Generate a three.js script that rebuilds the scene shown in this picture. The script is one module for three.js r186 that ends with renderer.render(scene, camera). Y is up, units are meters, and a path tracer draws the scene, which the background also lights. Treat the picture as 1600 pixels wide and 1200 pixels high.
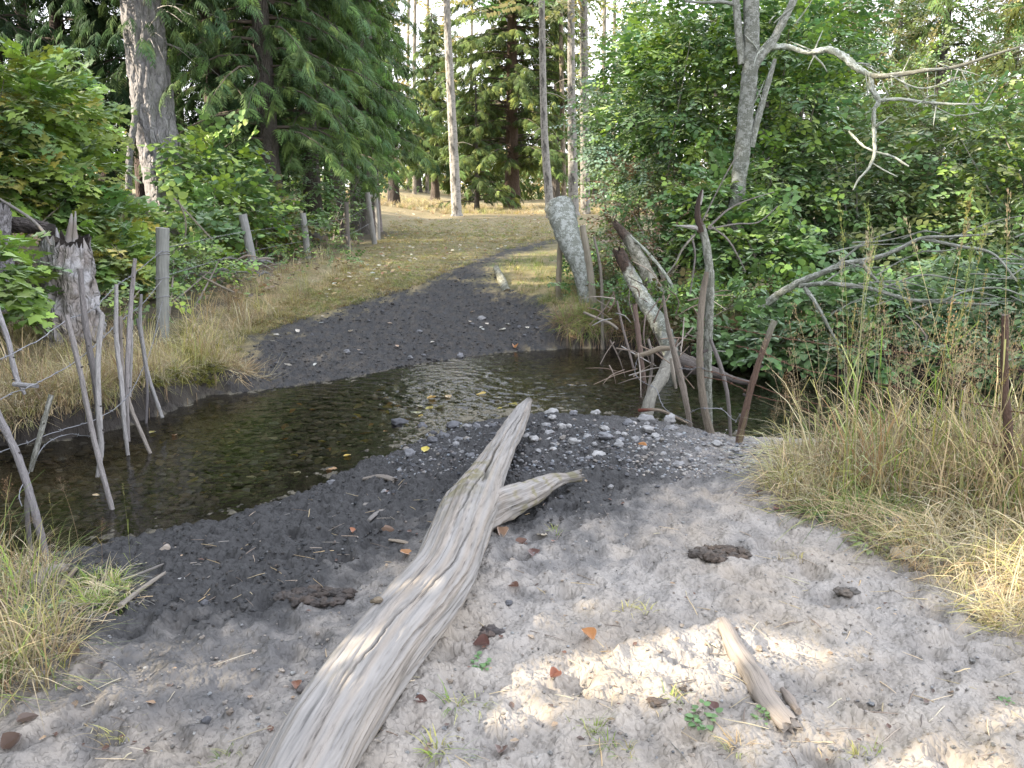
import * as THREE from 'three';
import { createNoise2D, createNoise3D } from 'simplex-noise';
import { mergeGeometries } from 'three/addons/utils/BufferGeometryUtils.js';

// ---------------------------------------------------------------- camera, sky, sun, exposure
const scene = new THREE.Scene();
const EYE = 1.6, PITCH = 13.5 * Math.PI / 180, F = 600 / Math.tan(25 * Math.PI / 180);
const camera = new THREE.PerspectiveCamera(50, 4 / 3, 0.05, 1500);
camera.position.set(0, EYE, 0);
camera.rotation.set(-PITCH, 0, 0);
const renderer = new THREE.WebGLRenderer({ antialias: true });
renderer.toneMapping = THREE.LinearToneMapping;
renderer.toneMappingExposure = 2.95;
renderer.shadowMap.enabled = true;
const SUN = new THREE.Vector3(-0.83, 0.5, 0.28).normalize();
{
  const w = 256, h = 128, data = new Float32Array(w * h * 4);
  for (let j = 0; j < h; j++) for (let i = 0; i < w; i++) {
    const el = ((j + 0.5) / h - 0.5) * Math.PI, az = ((i + 0.5) / w - 0.5) * 2 * Math.PI;
    const x = Math.cos(az) * Math.cos(el), y = Math.sin(el), z = Math.sin(az) * Math.cos(el);
    const c = Math.max(0, x * SUN.x + y * SUN.y + z * SUN.z), k = Math.pow(1 - Math.max(0, y), 3);
    const haze = 0.35 * Math.pow(c, 6);
    const o = (j * w + i) * 4;
    data[o] = 0.93 + 0.24 * k + haze; data[o + 1] = 1.0 + 0.17 * k + haze * 0.95; data[o + 2] = 1.18 + 0.0 * k + haze * 0.85; data[o + 3] = 1;
    if (y < 0) { data[o] *= 0.35; data[o + 1] *= 0.33; data[o + 2] *= 0.28; }
  }
  const sky = new THREE.DataTexture(data, w, h, THREE.RGBAFormat, THREE.FloatType);
  sky.mapping = THREE.EquirectangularReflectionMapping; sky.magFilter = THREE.LinearFilter; sky.needsUpdate = true;
  scene.background = sky; scene.environment = sky;
}
const sun = new THREE.DirectionalLight(new THREE.Color(1.0, 0.875, 0.70), 5.0);
sun.position.copy(SUN).multiplyScalar(60); sun.castShadow = true; sun.shadow.radius = 1;
Object.assign(sun.shadow.camera, { left: -50, right: 50, top: 50, bottom: -50, near: 1, far: 160 });
sun.shadow.mapSize.set(4096, 4096);
scene.add(sun, sun.target);

// ---------------------------------------------------------------- helpers
function rng(seed) { let s = seed | 0; return () => { s = (s + 0x6d2b79f5) | 0; let t = Math.imul(s ^ (s >>> 15), 1 | s); t = (t + Math.imul(t ^ (t >>> 7), 61 | t)) ^ t; return ((t ^ (t >>> 14)) >>> 0) / 4294967296; }; }
let R = rng(7);
const rnd = (a = 1, b) => b === undefined ? R() * a : a + R() * (b - a);
const pick = (a) => a[Math.floor(R() * a.length)];
const n2 = createNoise2D(rng(11)), n3 = createNoise3D(rng(12));
const clamp = (x, a = 0, b = 1) => Math.min(b, Math.max(a, x)), lerp = (a, b, t) => a + (b - a) * t;
const sst = (a, b, x) => { const t = clamp((x - a) / (b - a)); return t * t * (3 - 2 * t); };
const V = (x, y, z) => new THREE.Vector3(x, y, z);
const fbm = (x, y, o = 4) => { let s = 0, a = 0.5; for (let i = 0; i < o; i++) { s += a * n2(x, y); x = x * 2.03 + 17.1; y = y * 2.03 - 9.7; a *= 0.5; } return s; };
function ray(px, py) {
  const x = (px - 800) / F, y = (600 - py) / F, c = Math.cos(PITCH), s = Math.sin(PITCH);
  return V(x, y * c - s, -y * s - c);
}
const pt = (px, py, d) => { const r = ray(px, py); return V(0, EYE, 0).addScaledVector(r, d / -r.z); };      // the place d metres ahead on a line of sight
const atY = (px, py, y) => { const r = ray(px, py); return V(0, EYE, 0).addScaledVector(r, (y - EYE) / r.y); };
const pxw = (w, d) => w / F * d * 0.99;

const names = new Map();
function numbered(n) { const k = names.get(n) ?? 0; names.set(n, k + 1); return k ? n + '_' + String(k).padStart(3, '0') : n; }
function shadows(o) { o.traverse((m) => { if (m.isMesh) { m.castShadow = true; m.receiveShadow = true; } }); return o; }
function tag(o, label, category, group, kind) {
  if (label) o.userData.label = label; if (category) o.userData.category = category; if (group) o.userData.group = group; if (kind) o.userData.kind = kind;
  return o;
}
function thing(name, label, category, p = V(0, 0, 0), group) {
  const g = new THREE.Group(); g.name = numbered(name); g.position.copy(p); scene.add(g); return tag(g, label, category, group);
}
function part(name, geo, mat, parent, label) {
  const m = new THREE.Mesh(geo, mat); m.name = parent ? name : numbered(name); m.castShadow = m.receiveShadow = true;
  if (label) m.userData.label = label; (parent ?? scene).add(m);
  return m;
}
// local copy of a world-space geometry under a thing at p
const local = (g, p) => g.translate(-p.x, -p.y, -p.z);
class Inst {           // copies for ONE InstancedMesh
  constructor() { this.m = []; this.c = []; }
  add(p, q, s, c) { const k = new THREE.Matrix4().compose(p, q, typeof s === 'number' ? V(s, s, s) : s); this.m.push(k); this.c.push(c); }
  build(name, geo, mat, parent, kind = 'stuff') {
    if (!this.m.length) return null;
    const o = new THREE.InstancedMesh(geo, mat, this.m.length); o.name = parent ? name : numbered(name);
    const col = new THREE.Color();
    this.m.forEach((k, i) => { o.setMatrixAt(i, k); const c = this.c[i] ?? [1, 1, 1]; o.setColorAt(i, col.setRGB(c[0], c[1], c[2])); });
    o.castShadow = o.receiveShadow = true; if (kind) o.userData.kind = kind; (parent ?? scene).add(o);
    return o;
  }
}
class MB {
  constructor() { this.p = []; this.c = []; this.u = []; this.i = []; }
  v(x, y, z, c = [1, 1, 1], u = 0, w = 0) { this.p.push(x, y, z); this.c.push(c[0], c[1], c[2]); this.u.push(u, w); return this.p.length / 3 - 1; }
  t(a, b, c) { this.i.push(a, b, c); }
  q(a, b, c, d) { this.i.push(a, b, c, a, c, d); }
  geo() {
    const g = new THREE.BufferGeometry();
    g.setAttribute('position', new THREE.Float32BufferAttribute(this.p, 3)); g.setAttribute('color', new THREE.Float32BufferAttribute(this.c, 3));
    g.setAttribute('uv', new THREE.Float32BufferAttribute(this.u, 2)); g.setIndex(this.i); g.computeVertexNormals();
    return g;
  }
}
// a knobbly tapered limb through points; radii given per point
function tube(mb, pts, rad, o = {}) {
  const { ns = 8, step = 0.05, rough = 0.1, freq = 6, color = [1, 1, 1], seed = 0, uvl = 1, ridge = 0, jag = 0, colorFn } = o;
  const curve = new THREE.CatmullRomCurve3(pts, false, 'centripetal'), len = curve.getLength(), n = Math.max(2, Math.min(400, Math.ceil(len / step)));
  let nrm = V(0, 0, 0), tan = curve.getTangentAt(0); nrm.set(tan.y, tan.z, tan.x).cross(tan).normalize();
  const cum = [0]; for (let i = 1; i < pts.length; i++) cum.push(cum[i - 1] + pts[i].distanceTo(pts[i - 1]));
  const rings = [], turns = Math.max(1, Math.round(2 * Math.PI * Math.max(...rad) * 0.8 / uvl));
  for (let i = 0; i <= n; i++) {
    const t = i / n, p = curve.getPointAt(t); tan = curve.getTangentAt(t);
    nrm.addScaledVector(tan, -nrm.dot(tan)).normalize(); const b = tan.clone().cross(nrm);
    const s = t * cum[cum.length - 1]; let k = 0; while (k < cum.length - 2 && cum[k + 1] < s) k++;
    const r = lerp(rad[k], rad[k + 1], (s - cum[k]) / (cum[k + 1] - cum[k] || 1));
    const ring = [];
    for (let j = 0; j <= ns; j++) {
      const a = (j % ns) / ns * Math.PI * 2, ca = Math.cos(a), sa = Math.sin(a), l = t * len;
      let rr = r * (1 + rough * n3(ca * 1.3 + seed, sa * 1.3, l * freq + seed) + rough * 0.7 * n3(ca * 3 + seed, sa * 3, l * freq * 2.7));
      if (ridge) rr *= 1 - ridge * Math.abs(n3(ca * 4.5 + seed * 3, sa * 4.5, l * 1.3));
      const q = p.clone().addScaledVector(nrm, ca * rr).addScaledVector(b, sa * rr);
      if (jag && i === n) q.addScaledVector(tan, jag * n2(j * 2.3 + seed, seed));
      const c = colorFn ? colorFn(q, l, a, t) : color;
      ring.push(mb.v(q.x, q.y, q.z, c, j / ns * turns, l / uvl));
    }
    rings.push(ring);
  }
  for (let i = 0; i < n; i++) for (let j = 0; j < ns; j++) mb.q(rings[i][j], rings[i][j + 1], rings[i + 1][j + 1], rings[i + 1][j]);
  for (const [ring, p, f] of [[rings[0], curve.getPointAt(0), 1], [rings[n], curve.getPointAt(1), 0]]) {
    const cc = o.capColor ?? color, base = ring.map((k) => mb.v(mb.p[k * 3], mb.p[k * 3 + 1], mb.p[k * 3 + 2], cc, mb.p[k * 3] * 3, mb.p[k * 3 + 2] * 3)), m = mb.v(p.x, p.y, p.z, cc, 0, 0);
    for (let j = 0; j < ns; j++) f ? mb.t(m, base[j + 1], base[j]) : mb.t(m, base[j], base[j + 1]);
  }
  return mb;
}
// tileable greyscale noise textures
function tex(size, fn, srgb = false, rep = 1) {
  const d = new Uint8Array(size * size * 4);
  for (let j = 0; j < size; j++) for (let i = 0; i < size; i++) {
    const c = fn(i / size, j / size), o = (j * size + i) * 4;
    if (typeof c === 'number') d[o] = d[o + 1] = d[o + 2] = clamp(c) * 255; else for (let k = 0; k < 3; k++) d[o + k] = clamp(c[k]) * 255;
    d[o + 3] = 255;
  }
  const t = new THREE.DataTexture(d, size, size, THREE.RGBAFormat); t.wrapS = t.wrapT = THREE.RepeatWrapping; t.magFilter = THREE.LinearFilter; t.minFilter = THREE.LinearMipmapLinearFilter;
  t.generateMipmaps = true; t.repeat.set(rep, rep); if (srgb) t.colorSpace = THREE.SRGBColorSpace; t.needsUpdate = true; return t;
}
function lattice(seed) { const r = rng(seed), T = new Float32Array(65536); for (let i = 0; i < 65536; i++) T[i] = r(); return (x, y, px, py) => {      // value noise with period px, py
  const ix = Math.floor(x), iy = Math.floor(y), fx = x - ix, fy = y - iy, sx = fx * fx * (3 - 2 * fx), sy = fy * fy * (3 - 2 * fy);
  const g = (a, b) => T[((((b % py) + py) % py) * 251 + (((a % px) + px) % px)) & 65535];
  return lerp(lerp(g(ix, iy), g(ix + 1, iy), sx), lerp(g(ix, iy + 1), g(ix + 1, iy + 1), sx), sy); }; }
const L = lattice(5), L2 = lattice(77);
const tfbm = (u, v, fu, fv, o = 4, l = L) => { let s = 0, a = 0.5, t = 0; for (let k = 0; k < o; k++) { s += a * l(u * fu, v * fv, fu, fv); t += a; a *= 0.55; fu *= 2; fv *= 2; } return s / t; };
// Worley cells, tileable
function cells(n, seed) { const r = rng(seed), P = []; for (let i = 0; i < n * n; i++) P.push([r(), r(), r()]); return (u, v) => { const x = u * n, y = v * n, ix = Math.floor(x), iy = Math.floor(y); let a = 9, b = 9, id = 0;
  for (let dj = -1; dj <= 1; dj++) for (let di = -1; di <= 1; di++) { const k = P[((iy + dj + n) % n) * n + (ix + di + n) % n], dx = ix + di + k[0] - x, dy = iy + dj + k[1] - y, d = dx * dx + dy * dy; if (d < a) { b = a; a = d; id = k[2]; } else if (d < b) b = d; }
  return [Math.sqrt(a), Math.sqrt(b), id]; }; }
const c24 = cells(24, 3), c60 = cells(60, 4);

const T = {};
T.groundBump = tex(1024, (u, v) => { const a = tfbm(u, v, 10, 10, 6), g = c60(u, v), k = c24(u, v); return 0.62 * a + 0.22 * (1 - g[0]) * (g[2] > 0.5 ? 1 : 0.3) + 0.16 * Math.min(1, k[1] - k[0]) ; });
T.ground = tex(1024, (u, v) => { const a = tfbm(u, v, 8, 8, 6), g = c60(u, v), f = L2(u * 500, v * 500, 250, 250); let c = 0.62 + 0.5 * a * 0.8 + 0.1 * (f - 0.5); if (g[2] > 0.93 && g[0] < 0.36) c += 0.12; if (g[2] < 0.1 && g[0] < 0.45) c -= 0.2; return c; });
T.wood = tex(1024, (u, v) => { const w = tfbm(u, v, 5, 3, 3) * 0.035, a = tfbm(u + w, v, 40, 3, 4), b = L2((u + w) * 150, v * 6, 150, 6), k = tfbm(u, v, 5, 5, 4); let c = 0.76 + 0.26 * (a - 0.5) + 0.12 * (b - 0.5) + 0.34 * (k - 0.5); if (a < 0.34) c -= (0.34 - a) * 1.8; return [c, c * 0.985, c * 0.96]; });
T.woodBump = tex(1024, (u, v) => { const w = tfbm(u, v, 5, 3, 3) * 0.035, a = tfbm(u + w, v, 36, 2, 4), b = Math.abs(L((u + w) * 90, v * 5, 90, 5) - 0.5) * 2; return 0.6 * a + 0.4 * Math.sqrt(b); });
T.bark = tex(512, (u, v) => { const a = tfbm(u, v, 9, 4, 5), b = tfbm(u, v, 24, 24, 3, L2); return 0.45 + 0.55 * a + 0.35 * (b - 0.5); });
T.barkBump = tex(512, (u, v) => { const w = tfbm(u, v, 4, 4, 3) * 0.16, a = Math.abs(tfbm(u + w, v, 14, 4, 3) - 0.5) * 2; return Math.pow(clamp(a * 2), 0.7) * 0.8 + 0.2 * tfbm(u, v, 32, 32, 2); });
T.birch = tex(512, (u, v) => { const a = tfbm(u, v, 5, 22, 4), b = tfbm(u, v, 16, 16, 4, L2), k = tfbm(u, v, 3, 3, 3, L2); let c = 0.74 + 0.3 * (a - 0.5) + 0.25 * (b - 0.5); if (k > 0.54) c -= (k - 0.54) * 3.6; if (a > 0.6) c -= 0.34 * Math.min(1, (a - 0.6) * 14); return [c, c * 0.985, c * 0.95]; });
T.lichen = tex(512, (u, v) => { const k = tfbm(u, v, 14, 14, 4), g = tfbm(u, v, 60, 60, 2, L2), q = tfbm(u, v, 3, 3, 3, L2); const w = sst(0.40, 0.66, k + 0.45 * (g - 0.5) + 0.35 * (q - 0.5)); const c = lerp(0.46, 0.86, w) + 0.28 * (g - 0.5); return [c * lerp(0.95, 0.96, w), c, c * lerp(0.85, 0.93, w)]; });
T.stone = tex(512, (u, v) => { const a = tfbm(u, v, 8, 8, 5), f = L2(u * 180, v * 180, 180, 180); return 0.55 + 0.6 * (a - 0.5) + 0.24 * (f - 0.5) + 0.2; });
T.ripple = tex(512, (u, v) => 0.6 * tfbm(u, v, 7, 9, 3) + 0.4 * tfbm(u, v, 20, 26, 3, L2));
const rep = (t, a, b) => { const c = t.clone(); c.repeat.set(a, b); c.needsUpdate = true; return c; };
const std = (o) => new THREE.MeshStandardMaterial({ vertexColors: true, roughness: 0.92, side: THREE.DoubleSide, ...o });
const M = {
  ground: std({ map: T.ground, bumpMap: T.groundBump, bumpScale: 0.032, roughness: 0.88 }),
  log: std({ map: T.wood, bumpMap: T.woodBump, bumpScale: 0.005, roughness: 0.85 }),
  wood: std({ map: rep(T.wood, 1, 1), bumpMap: rep(T.woodBump, 1, 1), bumpScale: 0.003 }),
  bark: std({ map: T.bark, bumpMap: T.barkBump, bumpScale: 0.03 }),
  barkFine: std({ map: rep(T.bark, 2, 2), bumpMap: rep(T.barkBump, 2, 2), bumpScale: 0.006 }),
  birch: std({ map: rep(T.birch, 2, 1), bumpMap: rep(T.barkBump, 2, 1), bumpScale: 0.008 }),
  lichen: std({ map: T.lichen, bumpMap: T.lichen, bumpScale: 0.006 }),
  crumb: std({ map: T.stone, bumpMap: T.stone, bumpScale: 0.004, roughness: 0.92 }),
  stone: std({ map: T.stone, bumpMap: T.stone, bumpScale: 0.004, roughness: 0.75 }),
  leaf: new THREE.MeshPhysicalMaterial({ vertexColors: true, side: THREE.DoubleSide, roughness: 0.9, transmission: 0.4, thickness: 0, ior: 1.4, clearcoat: 0.5, clearcoatRoughness: 0.36 }),
  needle: new THREE.MeshPhysicalMaterial({ vertexColors: true, side: THREE.DoubleSide, roughness: 0.95, transmission: 0.35, thickness: 0, ior: 1.35, specularIntensity: 0.5 }),
  grass: new THREE.MeshPhysicalMaterial({ vertexColors: true, side: THREE.DoubleSide, roughness: 0.95, transmission: 0.3, thickness: 0, ior: 1.35, specularIntensity: 0.6 }),
  dead: std({ roughness: 0.9 }),
  wire: new THREE.MeshStandardMaterial({ color: new THREE.Color(0.28, 0.28, 0.29), metalness: 0.7, roughness: 0.55 }),
  rust: new THREE.MeshStandardMaterial({ color: new THREE.Color(0.13, 0.065, 0.04), metalness: 0.3, roughness: 0.8 }),
  water: new THREE.MeshPhysicalMaterial({ color: new THREE.Color(0.42, 0.405, 0.37), transmission: 1, thickness: 0, roughness: 0.02, ior: 1.33, bumpMap: T.ripple, bumpScale: 0.006, side: THREE.DoubleSide }),
};
// ---------------------------------------------------------------- terrain
const W = -0.32;
const shore = (list) => list.map(([px, py, c = 0]) => { const p = atY(px, py, W); return [p.x, p.z, c]; });
const NEAR = shore([[-900, 1010], [-300, 935], [0, 882], [90, 862], [170, 848], [230, 838], [290, 822], [360, 806], [430, 787], [510, 752], [560, 724], [620, 706], [660, 690], [720, 668], [800, 650], [880, 650], [1000, 656], [1080, 668], [1150, 684], [1300, 692], [1500, 694], [2300, 700], [3600, 712]]);
const FAR = shore([[-900, 860, 1], [-300, 760, 1], [0, 698, 1], [90, 690, 1], [180, 672, 1], [260, 646, 1], [325, 618, 0.9], [375, 614, 0.5], [420, 608, 0.1], [480, 600], [560, 588], [640, 571], [720, 559], [800, 550], [850, 547, 0.2], [890, 545, 0.7], [930, 544, 1], [990, 548, 1], [1060, 558, 1], [1150, 570, 1], [1300, 585, 1], [1600, 600, 1], [2300, 620, 1], [3600, 642, 1]]);
const STREAM = [...NEAR, ...[...FAR].reverse()];
const inside = (x, z, P) => { let r = false; for (let i = 0, j = P.length - 1; i < P.length; j = i++) if ((P[i][1] > z) !== (P[j][1] > z) && x < (P[j][0] - P[i][0]) * (z - P[i][1]) / (P[j][1] - P[i][1]) + P[i][0]) r = !r; return r; };
function dist(x, z, P, closed) {           // [distance, third value at the nearest place]
  let best = 1e9, c = 0;
  for (let i = closed ? 0 : 1, j = closed ? P.length - 1 : 0; i < P.length; j = i++) {
    const ax = P[j][0], az = P[j][1], bx = P[i][0] - ax, bz = P[i][1] - az, t = clamp(((x - ax) * bx + (z - az) * bz) / (bx * bx + bz * bz || 1)), dx = x - ax - bx * t, dz = z - az - bz * t, d = dx * dx + dz * dz;
    if (d < best) { best = d; c = lerp(P[j][2] ?? 0, P[i][2] ?? 0, t); }
  }
  return [Math.sqrt(best), c];
}
const sdist = (x, z, P) => (inside(x, z, P) ? -1 : 1) * dist(x, z, P, true)[0];
const RIFFLE = atY(640, 655, W), PRINTS = [];
{
  const r = rng(91);
  for (let i = 0; i < 560; i++) { const d = 1.6 + 3.6 * r(), x = -2.2 + 5.2 * r(), a = r() * 6.28, s = 0.05 + 0.05 * r(); PRINTS.push([x, -d, Math.cos(a), Math.sin(a), s, 0.012 + 0.028 * r()]); }
}
const PCELL = new Map();
for (const p of PRINTS) for (let i = -1; i <= 1; i++) for (let j = -1; j <= 1; j++) { const k = (Math.floor(p[0] / 0.25) + i) + ',' + (Math.floor(p[1] / 0.25) + j); if (!PCELL.has(k)) PCELL.set(k, []); PCELL.get(k).push(p); }
const LOGLINE = [[430, 1290], [497, 1168], [594, 1021], [684, 911], [737, 792]].map(([x, y]) => { const p = atY(x, y, 0.1); return [p.x, p.z]; });
let MUDZ = null;
const fenceX = (d) => -3.62 + Math.max(0, d - 14) * 0.05 - 0.25 * Math.exp(-((d - 12) ** 2) / 8);
function land(x, d) {
  let h = lerp(-0.02, 0.34, sst(7.2, 13, d)) + 0.05 * fbm(x * 0.23, d * 0.23, 3);
  const l = Math.max(0, fenceX(d) - 0.5 - x); h += Math.min(1.0, l * 0.13) * sst(6.2, 9, d);
  h += 0.10 * sst(0.8, 2.5, x) * sst(9, 10, d) * (1 - sst(15, 19, d)) + sst(24, 36, d) * 0.05;
  return h;
}
function ground(x, z, fine = true) {
  const d = -z, near = d < 12;
  let h, slope = 0, ins = false;
  if (d > 20 || d < 1) h = d < 1 ? 0.04 * fbm(x * 0.4, d * 0.4, 3) : land(x, d);
  else {
    const n = dist(x, z, NEAR), f = dist(x, z, FAR);
    ins = inside(x, z, STREAM);
    if (ins) {
      const e = Math.min(n[0] * 0.75, f[0] * lerp(0.8, 2.4, f[1]));
      const rf = Math.exp(-((x - RIFFLE.x - 0.2) ** 2 / 1.8 + (z - RIFFLE.z + 0.3) ** 2 / 1.0));
      h = W - (0.01 + 0.24 * sst(0, 1.1, e)) * (1 - 0.86 * rf) + (fine ? 0.015 * n2(x * 9, z * 9) + 0.008 * n2(x * 23, z * 23) : 0);
    } else if (n[0] < f[0]) {
      const t = clamp(n[0] / 1.9); h = lerp(W, 0.015 * fbm(x * 0.9, z * 0.9, 2), 1 - Math.pow(1 - t, 1.9));
      h += 0.02 * sst(1.6, 3, x) ; slope = 1;
      h -= 0.0;
    } else {
      const b = land(x, d), ramp = lerp(W, b, 1 - Math.pow(1 - clamp(f[0] / 3.3), 1.7)), w = f[0] + 0.05 * n2(x * 5, z * 5) + 0.03 * n2(x * 14, z * 14);
      const cut = lerp(W, lerp(b, 0.0, 0.25), Math.pow(sst(0.0, 0.24, w), 0.8)) + (b - lerp(b, 0, 0.25)) * sst(0.3, 1.6, f[0]);
      h = lerp(ramp, cut, f[1]); slope = 1 - f[1];
    }
  }
  if (fine && d > 0.5 && d < 16) {
    const m = Math.max(0, 1 - d / 16);
    h += m * (0.020 * n2(x * 3.1, z * 3.1) + 0.017 * n2(x * 7 + 5, z * 7) + 0.017 * (Math.abs(n2(x * 13, z * 13 + 3)) - 0.4) + 0.012 * (Math.abs(n2(x * 30, z * 30)) - 0.4) + 0.0045 * n2(x * 80, z * 80) );
    if (MUDZ && !ins) { const md = Math.min(sdist(x, z, MUDZ[0]), sdist(x, z, MUDZ[1])), k = sst(0.2, -0.3, md); if (k > 0) h += k * (0.032 * (Math.abs(n2(x * 9 + 9, z * 9)) - 0.35) + 0.018 * (Math.abs(n2(x * 27, z * 27)) - 0.35)); }
    if (d < 6) {
      if (d < 4.4 && x > -1.6 && x < 0.6) h += (0.03 + 0.012 * n2(x * 9, z * 9)) * Math.exp(-(((dist(x, z, LOGLINE)[0] - 0.1) / 0.075) ** 2));
      for (const p of PCELL.get(Math.floor(x / 0.25) + ',' + Math.floor(z / 0.25)) ?? []) {
        const dx = x - p[0], dz = z - p[1], u = (dx * p[2] + dz * p[3]) / p[4], v = (-dx * p[3] + dz * p[2]) / (p[4] * 0.7), q = u * u + v * v;
        if (q < 4) h += p[5] * (q < 1 ? -1 + q * 1.2 : 0.2 * Math.exp(-(q - 1) * 1.6));
      }
    }
  }
  return h;
}
const G = (px, py) => { const r = ray(px, py); let t = 1.2; for (let i = 0; i < 900; i++) { const x = r.x * t, z = r.z * t, y = EYE + r.y * t; if (y < ground(x, z, false)) break; t += 0.02 + t * 0.002; } return V(r.x * t, ground(r.x * t, r.z * t), r.z * t); };
const onG = (x, z, up = 0) => V(x, ground(x, z) + up, z);
const poly = (list) => list.map(([px, py]) => { const p = G(px, py); return [p.x, p.z]; });
const MUD = poly([[-50, 880], [60, 850], [170, 832], [290, 805], [430, 765], [560, 700], [700, 650], [880, 635], [1060, 650], [1090, 700], [1065, 735], [1010, 770], [950, 812], [850, 832], [700, 800], [640, 850], [560, 885], [470, 950], [330, 1000], [260, 1010], [150, 1000], [60, 960]]);
const MUD2 = poly([[300, 650], [312, 612], [350, 560], [400, 525], [470, 500], [540, 480], [600, 462], [640, 452], [680, 432], [720, 412], [780, 392], [860, 374], [866, 378], [800, 398], [765, 420], [745, 440], [790, 455], [850, 470], [900, 505], [940, 552], [800, 566], [560, 606], [430, 626]]);
MUDZ = [MUD, MUD2];
const GRAVEL = poly([[560, 726], [640, 690], [720, 664], [880, 652], [1080, 664], [1150, 684], [1270, 694], [1230, 730], [1110, 745], [1020, 735], [900, 725], [820, 730], [700, 730], [620, 735]]);
const GRASSR = poly([[1190, 745], [1150, 705], [1280, 696], [1400, 692], [1700, 690], [2400, 720], [2400, 1150], [1700, 1050], [1560, 950], [1450, 905], [1430, 860], [1330, 800], [1250, 790], [1190, 775]]);
const GRASSL = poly([[-500, 920], [-100, 900], [60, 870], [150, 862], [190, 900], [170, 960], [110, 1020], [60, 1080], [-20, 1130], [-400, 1180]]);
const DAMP = poly([[120, 1010], [300, 985], [480, 930], [500, 960], [440, 1040], [350, 1100], [240, 1190], [40, 1200], [60, 1060]]);
const SAND = [0.335, 0.305, 0.268], SANDT = [0.35, 0.294, 0.226], MUDC = [0.049, 0.0475, 0.046], SOIL = [0.15, 0.115, 0.075], BED = [0.075, 0.066, 0.045], TURF = [0.19, 0.17, 0.065], DRY = [0.31, 0.245, 0.13], BANK_SHADE = [0.03, 0.024, 0.019], LITTER = [0.07, 0.055, 0.036];
const mixc = (a, b, t) => [lerp(a[0], b[0], t), lerp(a[1], b[1], t), lerp(a[2], b[2], t)];
function groundColor(x, z) {
  const d = -z, k = fbm(x * 1.3, z * 1.3, 4), k2 = fbm(x * 6, z * 6, 3);
  let c;
  if (d > 24) { c = mixc(TURF, DRY, clamp(0.5 + 0.9 * k + sst(27, 33, d) * 0.4)); return c; }
  const n = d < 16 ? dist(x, z, NEAR)[0] : 99, f = dist(x, z, FAR), ins = d < 16 && inside(x, z, STREAM);
  if (ins) return mixc([0.05, 0.044, 0.03], [0.17, 0.15, 0.105], clamp(0.35 + k2 + 0.9 * Math.exp(-((x - RIFFLE.x - 0.3) ** 2 / 1.6 + (z - RIFFLE.z + 0.3) ** 2 / 0.9))));  // silt and paler riffle gravel, with light lost in deep water painted in
  if (n < f[0]) {
    c = mixc(SAND, SANDT, clamp(0.25 + k * 0.9));
    c = mixc(c, mixc(SAND, MUDC, 0.55), clamp(0.8 * (fbm(x * 2.7 + 7, z * 2.7, 4) - 0.12)) * 1.4);
    const gl = Math.min(sdist(x, z, GRASSR), sdist(x, z, GRASSL)); c = mixc(c, SOIL, 0.8 * sst(0.25, -0.25, gl + 0.25 * k2));
    c = mixc(c, [0.12, 0.112, 0.105], 0.72 * sst(0.18, -0.12, sdist(x, z, DAMP) + 0.2 * k + 0.22 * k2));
    const m = sdist(x, z, MUD) + 0.30 * k + 0.26 * k2; c = mixc(c, [0.13, 0.125, 0.12], 0.75 * sst(0.62, 0.05, m + 0.2 * k2)); c = mixc(c, MUDC, sst(0.22, -0.2, m));
    const g = sdist(x, z, GRAVEL); c = mixc(c, [0.2, 0.19, 0.18], 0.35 * sst(0.1, -0.2, g + 0.3 * k2) * sst(0.3, 1.2, x));
    c = mixc(c, [0.035, 0.033, 0.03], 0.8 * sst(0.14, 0.0, n + 0.06 * k2));
    return c;
  }
  const left = sst(0.4, -0.3, x - fenceX(d) - 0.8 * k);
  c = mixc(TURF, DRY, clamp(0.35 + 1.1 * k));
  c = mixc(c, LITTER, left * 0.85); c = mixc(c, LITTER, sst(0.9, 2.2, x - (d - 10) * 0.1 + k) * (1 - sst(17, 22, d)));
  const m = sdist(x, z, MUD2) + 0.4 * k + 0.35 * k2; c = mixc(c, mixc([0.04, 0.039, 0.038], SOIL, clamp(0.06 + 0.35 * k2)), sst(0.35, -0.25, m));
  if (f[1] > 0.3) c = mixc(c, BANK_SHADE, sst(0.42, 0.2, f[0]) * f[1]);  // cut bank face: shade of the undercut put into the earth colour
  return c;
}
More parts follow.
